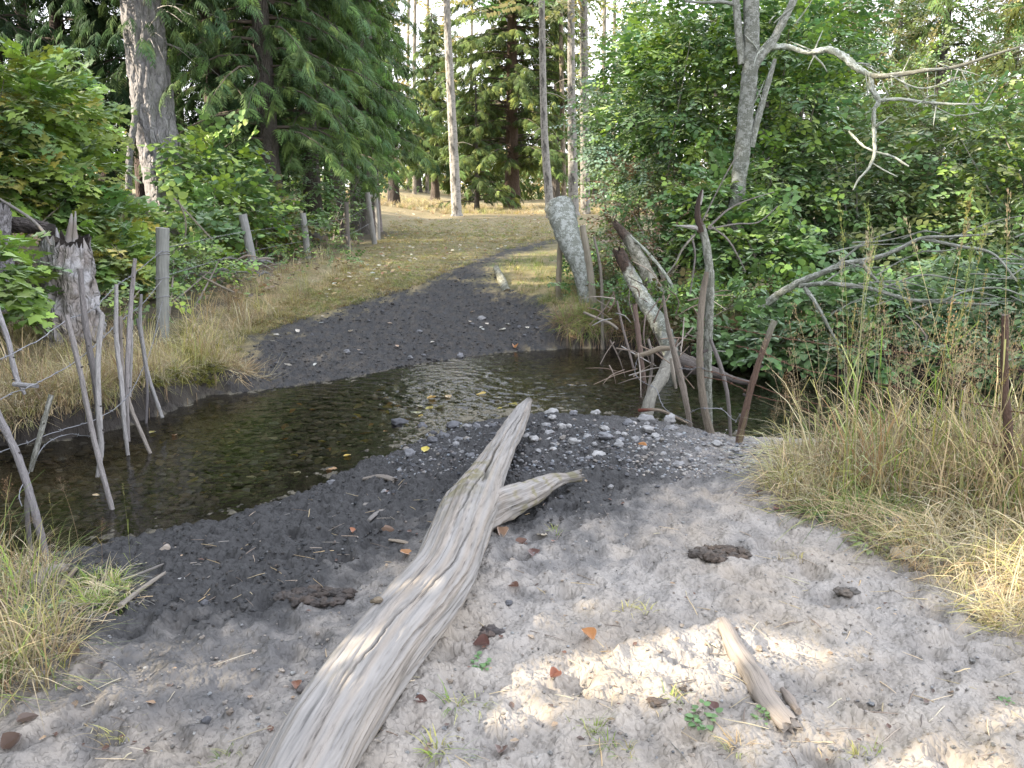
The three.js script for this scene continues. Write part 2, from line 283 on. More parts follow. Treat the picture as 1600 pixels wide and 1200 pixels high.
{
  const xs = [], ds = [];
  for (let x = 0, s = 0.0135; x < 320;) { xs.push(x); if (x > 2.3) s *= 1.032; x += s; }
  const X = [...xs.slice(1).reverse().map((v) => -v), ...xs];
  for (let d = -40; d < 1.3;) { ds.push(d); d += Math.max(0.05, (1.3 - d) * 0.12); }
  for (let d = 1.3; d < 420;) { ds.push(d); d += d < 16 ? Math.max(0.0135, d * d / 2300) : d * 0.012; }
  const nx = X.length, nd = ds.length, pos = new Float32Array(nx * nd * 3), col = new Float32Array(nx * nd * 3), uv = new Float32Array(nx * nd * 2), idx = new Uint32Array((nx - 1) * (nd - 1) * 6);
  let o = 0;
  for (let j = 0; j < nd; j++) for (let i = 0; i < nx; i++, o++) {
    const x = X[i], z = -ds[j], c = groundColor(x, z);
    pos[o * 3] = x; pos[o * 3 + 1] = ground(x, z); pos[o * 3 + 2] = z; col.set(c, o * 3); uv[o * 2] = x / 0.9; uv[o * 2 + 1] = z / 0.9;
  }
  o = 0;
  for (let j = 0; j < nd - 1; j++) for (let i = 0; i < nx - 1; i++) { const a = j * nx + i; idx[o++] = a; idx[o++] = a + 1; idx[o++] = a + nx + 1; idx[o++] = a; idx[o++] = a + nx + 1; idx[o++] = a + nx; }
  const g = new THREE.BufferGeometry();
  g.setAttribute('position', new THREE.BufferAttribute(pos, 3)); g.setAttribute('color', new THREE.BufferAttribute(col, 3)); g.setAttribute('uv', new THREE.BufferAttribute(uv, 2)); g.setIndex(new THREE.BufferAttribute(idx, 1)); g.computeVertexNormals();
  var groundMesh = tag(part('ground', g, M.ground), 'trampled ground of grey sand, black mud and meadow turf around the stream', null, null, 'structure');
}
{ // stream surface: still on the left, a riffle over the shallow bar, faint ripples on the right
  const x0 = -13, x1 = 16, z0 = -11.2, z1 = -3.2, xs = [], zs = [];
  for (let x = x0; x < x1;) { xs.push(x); x += x > -3.6 && x < 3 ? 0.025 : 0.12; }
  for (let z = z0; z < z1; z += 0.025) zs.push(z);
  const mb = new MB(), ids = [];
  for (const z of zs) { const row = []; for (const x of xs) {
    const rf = Math.exp(-((x - RIFFLE.x - 0.6) ** 2 / 2.2 + (z - RIFFLE.z + 0.7) ** 2 / 1.5));
    const h = W + 0.008 * rf * (n2(x * 4 + 3, z * 8) + 0.8 * n2(x * 8, z * 17)) + 0.0012 * n2(x * 2.2, z * 3);
    row.push(mb.v(x, h, z, [1, 1, 1], x / 0.8, z / 0.8)); } ids.push(row); }
  const keep = ids.map((row, j) => row.map((_, i) => { const x = xs[i], z = zs[j]; return inside(x, z, STREAM) || dist(x, z, STREAM, true)[0] < 0.3; }));
  for (let j = 0; j < zs.length - 1; j++) for (let i = 0; i < xs.length - 1; i++) if (keep[j][i] && keep[j + 1][i + 1] && keep[j][i + 1] && keep[j + 1][i]) mb.q(ids[j][i], ids[j + 1][i], ids[j + 1][i + 1], ids[j][i + 1]);
  tag(part('stream_water', mb.geo(), M.water), 'clear dark shallow stream running between muddy banks', null, null, 'structure');
}
// ---------------------------------------------------------------- foliage pieces
R = rng(101);
function leaf(mb, p, dir, up, len, wid, kind = 0, tone = 1) {
  const s = dir.clone().cross(up).normalize(), n = s.clone().cross(dir).normalize(), c = [tone, tone, tone * rnd(0.9, 1.1)];
  const at = (t, w, h) => { const q = p.clone().addScaledVector(dir, t * len).addScaledVector(s, w * wid).addScaledVector(n, h * len); return mb.v(q.x, q.y, q.z, c, t, w); };
  const sag = rnd(0.05, 0.3), f = rnd(0.05, 0.25);
  if (kind === 1) {          // lobed leaf
    const m = at(0.3, 0, 0.02), o = [[0, 0.06], [-0.06, 0.34], [0.22, 0.6], [0.32, 0.36], [0.66, 0.5], [0.62, 0.22], [1, 0.0]], k = [];
    for (const [t, w] of o) k.push(at(t, w, f * w - sag * t * t));
    for (let i = 0; i < 6; i++) mb.t(m, k[i], k[i + 1]);
    const k2 = [k[6]]; for (const [t, w] of o.slice(0, 6).reverse()) k2.push(at(t, -w, f * w - sag * t * t));
    for (let i = 0; i < 6; i++) mb.t(m, k2[i], k2[i + 1]);
    return;
  }
  const a = at(0, 0, 0), b = at(0.5, 0, -sag * 0.25), e = at(1, 0, -sag);
  for (const g of [1, -1]) {
    const u = at(0.2, 0.42 * g, f * 0.4), v = at(0.62, 0.4 * g, f * 0.4 - sag * 0.38);
    if (g > 0) { mb.t(a, u, b); mb.t(u, v, b); mb.t(v, e, b); } else { mb.t(a, b, u); mb.t(u, b, v); mb.t(v, b, e); }
  }
}
function twig(n, L, len, wid, kind, spread = 1) {
  const mb = new MB(), stem = [0.5, 0.42, 0.3], bend = rnd(-0.3, 0.3);
  const P = (t) => V(L * t, L * (0.1 * t - 0.28 * t * t), L * bend * t * t);
  for (let k = 0; k < 3; k++) { const a = P(k / 3), b = P((k + 1) / 3), w = 0.003; const i = mb.v(a.x, a.y, a.z - w, stem), j = mb.v(a.x, a.y, a.z + w, stem), k2 = mb.v(b.x, b.y, b.z + w, stem), l = mb.v(b.x, b.y, b.z - w, stem); mb.q(i, j, k2, l); }
  for (let i = 0; i < n; i++) {
    const t = (i + 0.6) / n, p = P(t), side = i % 2 ? 1 : -1, d = V(rnd(0.3, 0.9), rnd(-0.45, 0.35), side * rnd(0.5, 1) * spread).normalize();
    const s = rnd(0.7, 1.15); leaf(mb, p.addScaledVector(d, len * 0.25), d, V(rnd(-0.35, 0.35), 1, rnd(-0.35, 0.35)).normalize(), len * s, wid * s, kind, rnd(0.72, 1.25));
  }
  return mb.geo();
}
const TW = {
  ovate: [0, 1, 2].map(() => twig(11, 0.42, 0.085, 0.075, 0)), small: [0, 1, 2].map(() => twig(15, 0.4, 0.05, 0.042, 0)),
  big: [0, 1, 2].map(() => twig(8, 0.4, 0.125, 0.12, 0)), maple: [0, 1, 2].map(() => twig(8, 0.38, 0.115, 0.13, 1)),
  clump: [0, 1].map(() => twig(22, 1.3, 0.2, 0.16, 0, 1.6)),
};
function frond(L, n, droop, flat, w = 0.016, seed = 1) {     // a flat drooping conifer spray
  const mb = new MB(), P = (t) => V(L * t * (1 - 0.18 * t * droop), -L * droop * 0.55 * t * t, L * 0.12 * Math.sin(t * 2.4 + seed));
  const ribbon = (a, b, c, w0, tone) => { const s = V(0, 1, 0).cross(b.clone().sub(a)).normalize().multiplyScalar(w0), i = [a.clone().addScaledVector(s, -0.6), a.clone().addScaledVector(s, 0.6), b.clone().addScaledVector(s, -1), b.clone().addScaledVector(s, 1)].map((q) => mb.v(q.x, q.y, q.z, tone)), e = mb.v(c.x, c.y, c.z, tone.map((x) => x * 1.15)); mb.q(i[0], i[1], i[3], i[2]); mb.t(i[2], i[3], e); };
  for (let k = 0; k < 5; k++) { const a = P(k / 5), b = P((k + 0.6) / 5), c = P((k + 1.1) / 5); ribbon(a, b, c, w * 0.45, [0.9, 0.75, 0.6]); }
  for (let i = 0; i < n; i++) {
    const t = 0.06 + 0.94 * i / n, p = P(t), l = L * (0.46 * (1 - t) + 0.10) * rnd(0.75, 1.2), g = i % 2 ? 1 : -1, tone = rnd(0.7, 1.25), c = [tone, tone, tone * rnd(0.85, 1.05)];
    const d = V(0.72, rnd(-0.1, 0.05) - flat * 0.2, g * 0.75).normalize(), b = p.clone().addScaledVector(d, l * 0.5).add(V(0, -l * 0.12 * droop, 0)), e = p.clone().addScaledVector(d, l).add(V(0, -l * 0.55 * droop, 0));
    ribbon(p, b, e, w, c);
    for (const f of [0.35, 0.6]) { const q = p.clone().lerp(b, f * 1.3), dd = V(1, -0.25 - 0.2 * droop, g * 0.12).normalize(); ribbon(q, q.clone().addScaledVector(dd, l * 0.2), q.clone().addScaledVector(dd, l * 0.38).add(V(0, -l * 0.1, 0)), w * 0.85, c); }
  }
  return mb.geo();
}
const FR = { cedar: [1, 2, 3].map((s) => frond(0.36, 15, 1.0, 0.7, 0.009, s)), spruce: [1, 2, 3].map((s) => frond(0.55, 14, 1.0, 0.4, 0.02, s)), coarse: [1, 2].map((s) => frond(1.5, 14, 1, 0.5, 0.055, s)) };
const _m = new THREE.Matrix4();
function aim(dir, up, roll = 0) { const x = dir.clone().normalize(), z = x.clone().cross(up).normalize(), y = z.clone().cross(x); return new THREE.Quaternion().setFromRotationMatrix(_m.makeBasis(x, y, z)).multiply(new THREE.Quaternion().setFromAxisAngle(V(1, 0, 0), roll)); }
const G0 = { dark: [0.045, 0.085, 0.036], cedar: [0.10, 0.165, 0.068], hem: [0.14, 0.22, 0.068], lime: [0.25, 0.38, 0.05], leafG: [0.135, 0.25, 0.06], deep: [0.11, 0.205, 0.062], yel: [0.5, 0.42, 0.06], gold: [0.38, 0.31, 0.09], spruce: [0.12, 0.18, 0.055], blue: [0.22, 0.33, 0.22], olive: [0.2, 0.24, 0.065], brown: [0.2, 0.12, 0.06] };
const tint = (c, v = 0.25) => { const k = 1 + rnd(-v, v), h = rnd(-0.1, 0.1); return [c[0] * k * (1 + h), c[1] * k, c[2] * k * (1 - h)]; };
// sunny spots, lit through holes cut in the added trees outside the frame: [outline, height]
const SUNNY = [
  [[[838, 1008], [870, 992], [950, 988], [1080, 978], [1180, 975], [1250, 1010], [1290, 1060], [1290, 1130], [1230, 1125], [1180, 1105], [1080, 1090], [950, 1070], [838, 1070]], 0],
  [[[1250, 990], [1380, 1000], [1500, 985], [1600, 960], [1700, 990], [1700, 1180], [1500, 1190], [1300, 1150]], 0, 0.3],
  [[[470, 985], [560, 935], [640, 900], [668, 918], [640, 960], [590, 985]], 0.33],
  [[[200, 1062], [390, 1030], [400, 1045], [210, 1080]], 0], [[[150, 1078], [290, 1060], [290, 1072], [150, 1092]], 0],
  [[[1430, 850], [1500, 815], [1700, 790], [1900, 800], [1900, 930], [1600, 935], [1480, 915]], 0.25],
].map(([o, y, share]) => [o.map(([px, py]) => { const p = atY(px, py, y); return [p.x, p.z]; }), y, share ?? 1]);
function opensSun(p, r) {      // true where a bough at p would shade a sunny spot
  for (const [o, y, share] of SUNNY) { const t = (p.y - y) / SUN.y; if (t < 0) continue; const x = p.x - SUN.x * t, z = p.z - SUN.z * t; if (Math.abs(x) > 7 || z > 1 || z < -6) continue; if ((inside(x, z, o) || dist(x, z, o, true)[0] < r) && (share === 1 || n3(x * 3.3, z * 5, 4) > 0.35 - share)) return true; }
  return false;
}
const visibleTop = (p) => p.y < EYE + Math.hypot(p.x, p.z) * 0.27 + 0.6;
function limbGeo(pts, rad, o) { const mb = new MB(); tube(mb, pts, rad, o); return mb.geo(); }

function conifer(name, label, group, base, o) {
  const { H = 14, r0 = 0.2, lo = 0.5, cr = 2.2, per = 7, kind = 'cedar', pal = [G0.cedar], fs = 1, droop = 0.5, lean = [0, 0], trunkMat = M.bark, trunkCol = [0.11, 0.095, 0.08], step = 0.14, hole = false, prof = 0.8, skip = null, top = 1 } = o;
  const t = thing(name, label, 'tree', base, group), trunkAt = (y) => V(lean[0] * y / H, y, lean[1] * y / H);
  const pts = [], rad = []; for (let k = 0; k <= 8; k++) { const y = -0.15 + (H + 0.15) * k / 8; pts.push(trunkAt(y)); rad.push(r0 * (1 - 0.9 * k / 8) * (k === 0 ? 1.35 : 1) + 0.01); }
  part('trunk', limbGeo(pts, rad, { ns: 14, step: 0.12 + r0 * 0.5, rough: 0.05, freq: 3, ridge: 0.08, color: trunkCol, seed: base.x, uvl: 0.8 }), trunkMat, t);
  const mb = new MB(), I = FR[kind].map(() => new Inst()), C = FR.coarse.map(() => new Inst());
  for (let y = lo; y < H * top; y += 1 / per) {
    const a = rnd(6.283), f = Math.pow(clamp(1 - (y - lo * 0.5) / (H - lo * 0.5)), prof), Lb = cr * f * rnd(0.65, 1.1) + 0.15, d = V(Math.cos(a), 0, Math.sin(a));
    if (skip && skip(y, d)) continue;
    const P = (s) => trunkAt(y).addScaledVector(d, Lb * s).add(V(0, Lb * (0.22 * s - droop * s * s), 0));
    if (hole && [0.1, 0.3, 0.5, 0.7, 0.9].some((k) => opensSun(P(k).add(base), 0.06))) continue;
    const vis = visibleTop(P(0.7).add(base)), st = vis ? step : step * 2.2;
    tube(mb, [P(0), P(0.4), P(0.75), P(1)], [0.012 + 0.012 * Lb, 0.01 + 0.006 * Lb, 0.008, 0.003], { ns: 4, step: 0.5, color: [0.10, 0.08, 0.065] });
    for (let s = 0.18; s < 1.02; s += st / Lb * rnd(0.8, 1.2)) for (const g of [-1, 1]) {
      const p = P(s), yaw = g * rnd(0.3, 1.1), dd = V(d.x * Math.cos(yaw) - d.z * Math.sin(yaw), -droop * s * rnd(0.5, 1.6) - 0.1, d.x * Math.sin(yaw) + d.z * Math.cos(yaw));
      if (hole) { const w = p.clone().add(base), u = dd.clone().normalize(); if ([0, 0.35, 0.75, 1.1].some((k) => opensSun(w.clone().addScaledVector(u, k * fs * 0.62), 0.38))) continue; }
      const q = aim(dd, V(rnd(-0.2, 0.2), 1, rnd(-0.2, 0.2)), rnd(-0.9, 0.9)), c = tint(pick(pal), 0.35);
      if (vis || hole) pick(I).add(p, q, fs * rnd(0.7, 1.25) * (hole && !vis ? 1.3 : 1), c); else pick(C).add(p, q, fs * rnd(0.7, 1.1), c);
    }
  }
  part('limbs', mb.geo(), M.dead, t).userData.kind = 'stuff';
  I.forEach((k, i) => k.build('foliage', FR[kind][i], M.needle, t)); C.forEach((k, i) => k.build('foliage', FR.coarse[i], M.needle, t));
  return t;
}
// a leafy bush: lobes as [px, py, metres ahead, half width px, half height px, half depth m]
function bush(name, label, lobes, o) {
  const { kind = 'ovate', pal = [G0.leafG], n = 300, s = 1, hole = 0.0, category = 'shrub', stems = 5, stemCol = [0.2, 0.17, 0.14], extra = null } = o;
  const L0 = lobes.map(([px, py, d, rx, ry, rz]) => ({ c: pt(px, py, d), r: V(pxw(rx, d), pxw(ry, d), rz) })), lowest = L0.reduce((a, b) => (a.c.y - a.r.y < b.c.y - b.r.y ? a : b));
  const base = onG(lowest.c.x, lowest.c.z, -0.05), t = thing(name, label, category, base, o.group), I = TW[kind].map(() => new Inst());
  const vol = L0.map((l) => l.r.x * l.r.y + l.r.y * l.r.z), sum = vol.reduce((a, b) => a + b, 0);
  L0.forEach((l, k) => {
    const m = Math.round(n * vol[k] / sum);
    for (let i = 0; i < m; i++) {
      let d = V(rnd(-1, 1), rnd(-1, 1), rnd(-1, 1)); while (d.lengthSq() > 1 || d.lengthSq() < 0.01) d = V(rnd(-1, 1), rnd(-1, 1), rnd(-1, 1)); d.normalize();
      const rr = Math.pow(R(), 0.4) * (1 + 0.28 * n3(d.x * 2 + k * 3, d.y * 2, d.z * 2 + l.c.x)), p = l.c.clone().add(V(d.x * l.r.x, d.y * l.r.y, d.z * l.r.z).multiplyScalar(rr));
      if (n3(p.x * 1.6, p.y * 1.6, p.z * 1.6) < hole - 0.75) continue;
      if (p.y < ground(p.x, p.z, false) + 0.03 || (p.z > -12 && p.y < W + 0.06)) continue;
      const q = aim(V(d.x + rnd(-0.7, 0.7), d.y * 0.4 + rnd(-0.35, 0.35), d.z + rnd(-0.7, 0.7)), V(0, 1, 0), rnd(-0.6, 0.6));
      pick(I).add(p.sub(base), q, s * rnd(0.75, 1.25), tint(pick(pal), 0.28));
    }
  });
  I.forEach((k, i) => k.build('foliage', TW[kind][i], M.leaf, t));
  const mb = new MB();
  for (let i = 0; i < stems; i++) { const l = L0[i % L0.length], e = l.c.clone().sub(base).add(V(rnd(-0.6, 0.6) * l.r.x, rnd(0, 0.7) * l.r.y, rnd(-0.5, 0.7) * l.r.z)), b = V(rnd(-0.3, 0.3), -0.1, rnd(-0.3, 0.3)); if (e.y < 0.3) e.y = 0.4; tube(mb, [b, b.clone().lerp(e, 0.4).add(V(rnd(-0.15, 0.15), 0.1, rnd(-0.1, 0.1))), e], [0.022, 0.014, 0.005], { ns: 5, step: 0.2, color: stemCol }); }
  if (stems) part('stems', mb.geo(), M.dead, t).userData.kind = 'stuff';
  return t;
}

// ---------------------------------------------------------------- the wood on the left
R = rng(202);
{ // old fir with deep furrowed bark
  const b = onG(pt(266, 330, 15.2).x, -15.2, -0.1), t = thing('fir_tree', 'massive old fir with deeply furrowed grey trunk rising from the leafy bank', 'tree', b), H = 22;
  const mb = new MB(), x = (px, d) => pt(px, 100, d).x - b.x;
  tube(mb, [V(0.1, -0.3, 0), V(0.03, 0.7, 0), V(-0.12, 2.2, 0), V(-0.15, 6, 0), V(-0.1, 12, 0), V(0, H, 0)], [0.52, 0.40, 0.365, 0.33, 0.22, 0.03], { ns: 56, step: 0.05, rough: 0.04, freq: 2, ridge: 0.26, color: [0.35, 0.335, 0.335], uvl: 0.9, seed: 3 });
  part('trunk', mb.geo(), M.bark, t);
  const tw = new MB();       // bare grey twigs low on the trunk
  for (let i = 0; i < 34; i++) { const y = rnd(3.4, 6), a = rnd(-0.6, 1.2), l = rnd(0.5, 1.9), d = V(Math.cos(a), rnd(-0.35, 0.25), Math.sin(a)); const s = V(-0.13, y, 0); tube(tw, [s, s.clone().addScaledVector(d, l * 0.5).add(V(0, 0.05, 0)), s.clone().addScaledVector(d, l).add(V(0, rnd(-0.35, 0.1), 0))], [0.018, 0.009, 0.003], { ns: 4, step: 0.15, color: [0.3, 0.285, 0.27] }); }
  part('bare_twigs', tw.geo(), M.dead, t).userData.kind = 'stuff';
  const I = FR.cedar.map(() => new Inst()), C = FR.coarse.map(() => new Inst());
  for (let i = 0; i < 420; i++) { const y = rnd(3.55, 6.4), a = rnd(6.283), d = V(Math.cos(a), 0, Math.sin(a)), r = rnd(0.5, 2.0); if (d.z > 0 && Math.abs(d.x * r + 0.1) < 0.45 && (y < 3.5 || y > 3.95) && R() < 0.85) continue; pick(I).add(V(0, y, 0).addScaledVector(d, r).add(V(0, -0.2 * r, 0)), aim(d.clone().add(V(rnd(-0.5, 0.5), -0.5, rnd(-0.5, 0.5))), V(0, 1, 0)), rnd(0.8, 1.2), tint(pick([G0.dark, G0.cedar]))); }
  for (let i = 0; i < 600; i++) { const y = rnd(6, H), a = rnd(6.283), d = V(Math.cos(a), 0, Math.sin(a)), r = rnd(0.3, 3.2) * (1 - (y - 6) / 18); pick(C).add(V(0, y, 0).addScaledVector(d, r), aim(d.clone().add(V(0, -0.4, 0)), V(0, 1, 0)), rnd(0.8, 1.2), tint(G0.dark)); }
  I.forEach((k, i) => k.build('foliage', FR.cedar[i], M.needle, t)); C.forEach((k, i) => k.build('foliage', FR.coarse[i], M.needle, t));
}
const on = (px, d, up = -0.05) => onG(pt(px, 300, d).x, -d, up);
const CED = 'drooping conifers along the left of the meadow';
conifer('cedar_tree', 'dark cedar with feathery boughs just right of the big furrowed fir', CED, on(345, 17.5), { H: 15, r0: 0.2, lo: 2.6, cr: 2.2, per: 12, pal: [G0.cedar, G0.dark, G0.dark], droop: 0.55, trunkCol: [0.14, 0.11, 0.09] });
conifer('cedar_tree', 'cedar with long boughs sweeping down behind the wire fence posts', CED, on(425, 16.2), { H: 16, r0: 0.2, lo: 2.1, cr: 2.2, per: 13, pal: [G0.cedar, G0.hem, G0.cedar], droop: 0.62 });
conifer('cedar_tree', 'cedar whose boughs hang over the fallen grey log and far posts', CED, on(488, 17.5), { H: 15, r0: 0.18, lo: 1.9, cr: 2.0, per: 13, pal: [G0.hem, G0.cedar], droop: 0.6 });
conifer('cedar_tree', 'broad cedar standing directly behind the braced end posts', CED, on(528, 20.5), { H: 15, r0: 0.17, lo: 2.0, cr: 1.8, per: 12, pal: [G0.cedar, G0.leafG, G0.cedar], droop: 0.5 });
conifer('hemlock_tree', 'light green hemlock at the meadow edge of the left wood', CED, on(572, 22.5), { H: 14, r0: 0.13, lo: 2.1, cr: 1.5, per: 13, pal: [G0.hem, G0.leafG], droop: 0.45, trunkCol: [0.22, 0.2, 0.18] });
conifer('hemlock_tree', 'bare lower trunk of a hemlock right beside the braced posts', CED, on(584, 23.5), { H: 14, r0: 0.16, lo: 2.3, cr: 1.7, per: 11, pal: [G0.hem, G0.cedar], droop: 0.45, trunkCol: [0.24, 0.2, 0.18] });
conifer('hemlock_tree', 'slim hemlock with grey trunk left of the braced posts', CED, on(556, 24), { H: 13, r0: 0.15, lo: 2.4, cr: 1.8, per: 9, pal: [G0.cedar, G0.hem], droop: 0.5, trunkCol: [0.24, 0.22, 0.2] });
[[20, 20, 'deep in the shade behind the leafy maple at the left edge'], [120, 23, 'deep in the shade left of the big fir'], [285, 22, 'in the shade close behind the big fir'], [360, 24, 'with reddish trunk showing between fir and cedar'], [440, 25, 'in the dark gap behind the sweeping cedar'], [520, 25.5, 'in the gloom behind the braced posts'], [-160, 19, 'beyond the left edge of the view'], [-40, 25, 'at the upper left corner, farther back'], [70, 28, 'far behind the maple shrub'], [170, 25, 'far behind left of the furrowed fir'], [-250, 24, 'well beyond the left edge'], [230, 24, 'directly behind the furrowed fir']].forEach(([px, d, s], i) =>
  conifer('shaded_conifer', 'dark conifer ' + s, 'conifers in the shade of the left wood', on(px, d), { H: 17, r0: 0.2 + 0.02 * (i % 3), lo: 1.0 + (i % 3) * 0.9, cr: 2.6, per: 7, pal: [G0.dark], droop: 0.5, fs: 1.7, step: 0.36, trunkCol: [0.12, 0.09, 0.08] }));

// ---------------------------------------------------------------- unseen conifers added left of the frame to shade the crossing
R = rng(303);
[[-7.4, -1.6, 13, 'nearest the crossing'], [-9.6, 0.6, 15, 'second from the crossing'], [-8.2, -4.2, 14, 'beside the left shrubs'], [-11.8, -2.8, 17, 'in the second row'], [-10.6, -6.2, 16, 'in the second row beyond the shrubs'], [-7.0, 1.8, 12, 'behind the crossing'], [-12.6, 2.2, 17, 'in the second row behind the crossing'], [-8.0, -7.4, 13, 'beside the stump'], [-9.2, 4.6, 14, 'farthest behind the crossing'], [-13.5, -9.5, 18, 'at the corner of the left wood'], [-16, 0, 20, 'in the third row'], [-16, -5, 20, 'in the third row beyond the shrubs']].forEach(([x, z, H, s], i) =>
  conifer('added_shade_conifer', 'tall conifer added left of the view for shade, ' + s, 'conifers added left of the view for shade', onG(x, z, -0.05), { H, r0: 0.17, lo: 0.5, cr: 2.9, per: 12, kind: 'spruce', pal: [G0.dark, G0.cedar], droop: 0.4, fs: 0.9, step: 0.4, hole: true, prof: 0.7 }));

R = rng(313);  // unseen bushes added as a leafy sun screen, gaps cut for the sunny spots
[[-5.9, -5.0, 'beside the left shrubs'], [-5.6, -3.2, 'level with the far end of the log'], [-5.6, -1.5, 'level with the middle of the log'], [-5.7, 0.3, 'level with the camera'], [-5.9, 2.2, 'behind the camera'], [-6.2, 4.0, 'farthest behind the camera']].forEach(([x, z, s]) => {
  const base = onG(x, z, -0.05), t = thing('added_shade_bush', 'dense tall bush added left of the view for shade, ' + s, 'shrub', base, 'bushes added left of the view for shade'), I = TW.big.map(() => new Inst()), mb = new MB();
  for (let i = 0; i < 1900; i++) { const a = rnd(6.283), y = 0.2 + 4.9 * R(), r = Math.sqrt(R()) * 1.35 * (1 - 0.45 * (y / 5.1) ** 3), d = V(Math.cos(a), rnd(-0.4, 0.4), Math.sin(a)).normalize(), p = V(Math.cos(a) * r, y, Math.sin(a) * r), w = p.clone().add(base).addScaledVector(d, 0.2); if (opensSun(w, 0.28)) continue; pick(I).add(p, aim(d, V(0, 1, 0), rnd(-0.6, 0.6)), rnd(0.8, 1.2), tint(pick([G0.leafG, G0.deep]), 0.25)); }
  I.forEach((k, i) => k.build('foliage', TW.big[i], M.leaf, t));
  for (let i = 0; i < 9; i++) { const e = V(rnd(-0.9, 0.9), rnd(2.5, 4.6), rnd(-0.9, 0.9)); if ([0.3, 0.5, 0.7, 0.9].some((k) => opensSun(e.clone().multiplyScalar(k).add(base), 0.04))) continue; tube(mb, [V(rnd(-0.2, 0.2), -0.05, rnd(-0.2, 0.2)), e.clone().multiplyScalar(0.5).add(V(0, 0.3, 0)), e], [0.03, 0.02, 0.006], { ns: 6, step: 0.3, color: [0.2, 0.17, 0.14] }); }
  if (mb.i.length) part('stems', mb.geo(), M.dead, t).userData.kind = 'stuff';
});

// ---------------------------------------------------------------- leafy shrubs on the left
R = rng(404);
const YL = [G0.lime, G0.lime, [0.15, 0.28, 0.045], [0.12, 0.24, 0.045], G0.lime, [0.24, 0.3, 0.04], [0.26, 0.38, 0.055], G0.lime, G0.leafG, [0.55, 0.5, 0.08]];
bush('maple_shrub', 'tall bright green maple shrub with yellowing leaves at the left edge', [[30, 170, 10.2, 80, 90, 0.7], [105, 275, 10.6, 60, 50, 0.5], [10, 270, 10, 70, 55, 0.5], [125, 180, 11.5, 38, 50, 0.5], [-110, 230, 9.5, 90, 150, 0.8]], { kind: 'maple', pal: YL, n: 1250, s: 0.88, stems: 7 });
bush('maple_shrub', 'low maple shrub in front of the furrowed fir, right of the broken stump', [[170, 345, 10.6, 34, 28, 0.35], [172, 400, 10.2, 30, 34, 0.3], [205, 425, 10.4, 24, 24, 0.25], [90, 320, 10.6, 40, 26, 0.3]], { kind: 'maple', pal: YL, n: 330, s: 0.95 });
bush('maple_shrub', 'small vivid green maple shrub left of the broken stump', [[0, 428, 7.6, 26, 50, 0.25], [-10, 470, 7.4, 26, 34, 0.2]], { kind: 'maple', pal: [[0.15, 0.30, 0.03], G0.lime], n: 80, s: 0.95, stems: 3 });
bush('berry_shrub', 'broad leaved shrub beneath the cedar boughs left of the slanting post', [[300, 350, 13, 50, 40, 0.7], [360, 330, 14, 60, 45, 0.7], [330, 270, 14.5, 60, 60, 0.7]], { kind: 'big', pal: [G0.leafG, G0.deep, G0.lime], n: 420 });
bush('berry_shrub', 'yellow green shrub behind the pale second and third fence posts', [[400, 330, 15, 50, 35, 0.6], [440, 350, 15.5, 45, 30, 0.6], [380, 370, 14.2, 40, 22, 0.5]], { kind: 'ovate', pal: [G0.lime, G0.leafG, [0.2, 0.17, 0.04]], n: 300 });
bush('berry_shrub', 'dark shrub in the shade between the big fir and the cedars', [[325, 250, 17, 35, 50, 0.5], [390, 260, 17, 60, 50, 0.6], [470, 290, 17, 50, 60, 0.6]], { kind: 'ovate', pal: [G0.deep, G0.leafG], n: 420 });
bush('sapling_shrub', 'young green sapling around the far dark fence post', [[528, 335, 19, 24, 40, 0.4], [545, 290, 21.5, 30, 50, 0.5], [572, 245, 22, 40, 46, 0.5]], { kind: 'ovate', pal: [G0.leafG, G0.hem], n: 260, stems: 3 });
bush('berry_shrub', 'low tangled green shrub behind the front fence post', [[320, 420, 11, 60, 26, 0.5], [225, 470, 9.3, 40, 28, 0.3], [290, 400, 12, 40, 30, 0.4]], { kind: 'ovate', pal: [G0.leafG, G0.lime, G0.olive], n: 170, s: 0.8 });

// ---------------------------------------------------------------- the far side of the meadow
R = rng(505);
const SP = [G0.spruce, [0.17, 0.215, 0.06], [0.085, 0.13, 0.045]];
conifer('spruce_tree', 'big spruce with hanging sunlit boughs between the two pale trunks', 'spruces across the meadow', on(800, 43), { H: 22, r0: 0.36, lo: 2.2, cr: 4.6, per: 19, kind: 'spruce', pal: SP, droop: 0.36, fs: 1.05, step: 0.3, prof: 0.75, trunkCol: [0.16, 0.11, 0.08] });
conifer('spruce_tree', 'spruce with sunlit yellow green boughs just left of the pale left trunk', 'spruces across the meadow', on(680, 53), { H: 11, r0: 0.26, lo: 1.9, cr: 2.9, per: 18, kind: 'spruce', pal: SP, droop: 0.36, fs: 1.1, step: 0.32, trunkCol: [0.13, 0.1, 0.08] });
conifer('spruce_tree', 'small dark spruce at the end of the left wood', 'spruces across the meadow', on(615, 40), { H: 9, r0: 0.26, lo: 2.1, cr: 2.2, per: 10, kind: 'spruce', pal: [G0.dark, G0.spruce], droop: 0.4, fs: 1.2, step: 0.42, trunkCol: [0.08, 0.065, 0.055] });
conifer('spruce_tree', 'low young spruce under the big spruce beside its reddish trunk', 'spruces across the meadow', on(745, 41), { H: 6.5, r0: 0.12, lo: 0.5, cr: 2.2, per: 10, kind: 'spruce', pal: SP, droop: 0.3, fs: 1.0, step: 0.4 });
conifer('spruce_tree', 'spruce directly behind the pale right trunk', 'spruces across the meadow', on(868, 50), { H: 17, r0: 0.25, lo: 2.2, cr: 3.4, per: 8, kind: 'spruce', pal: SP, droop: 0.36, fs: 1.3, step: 0.45 });
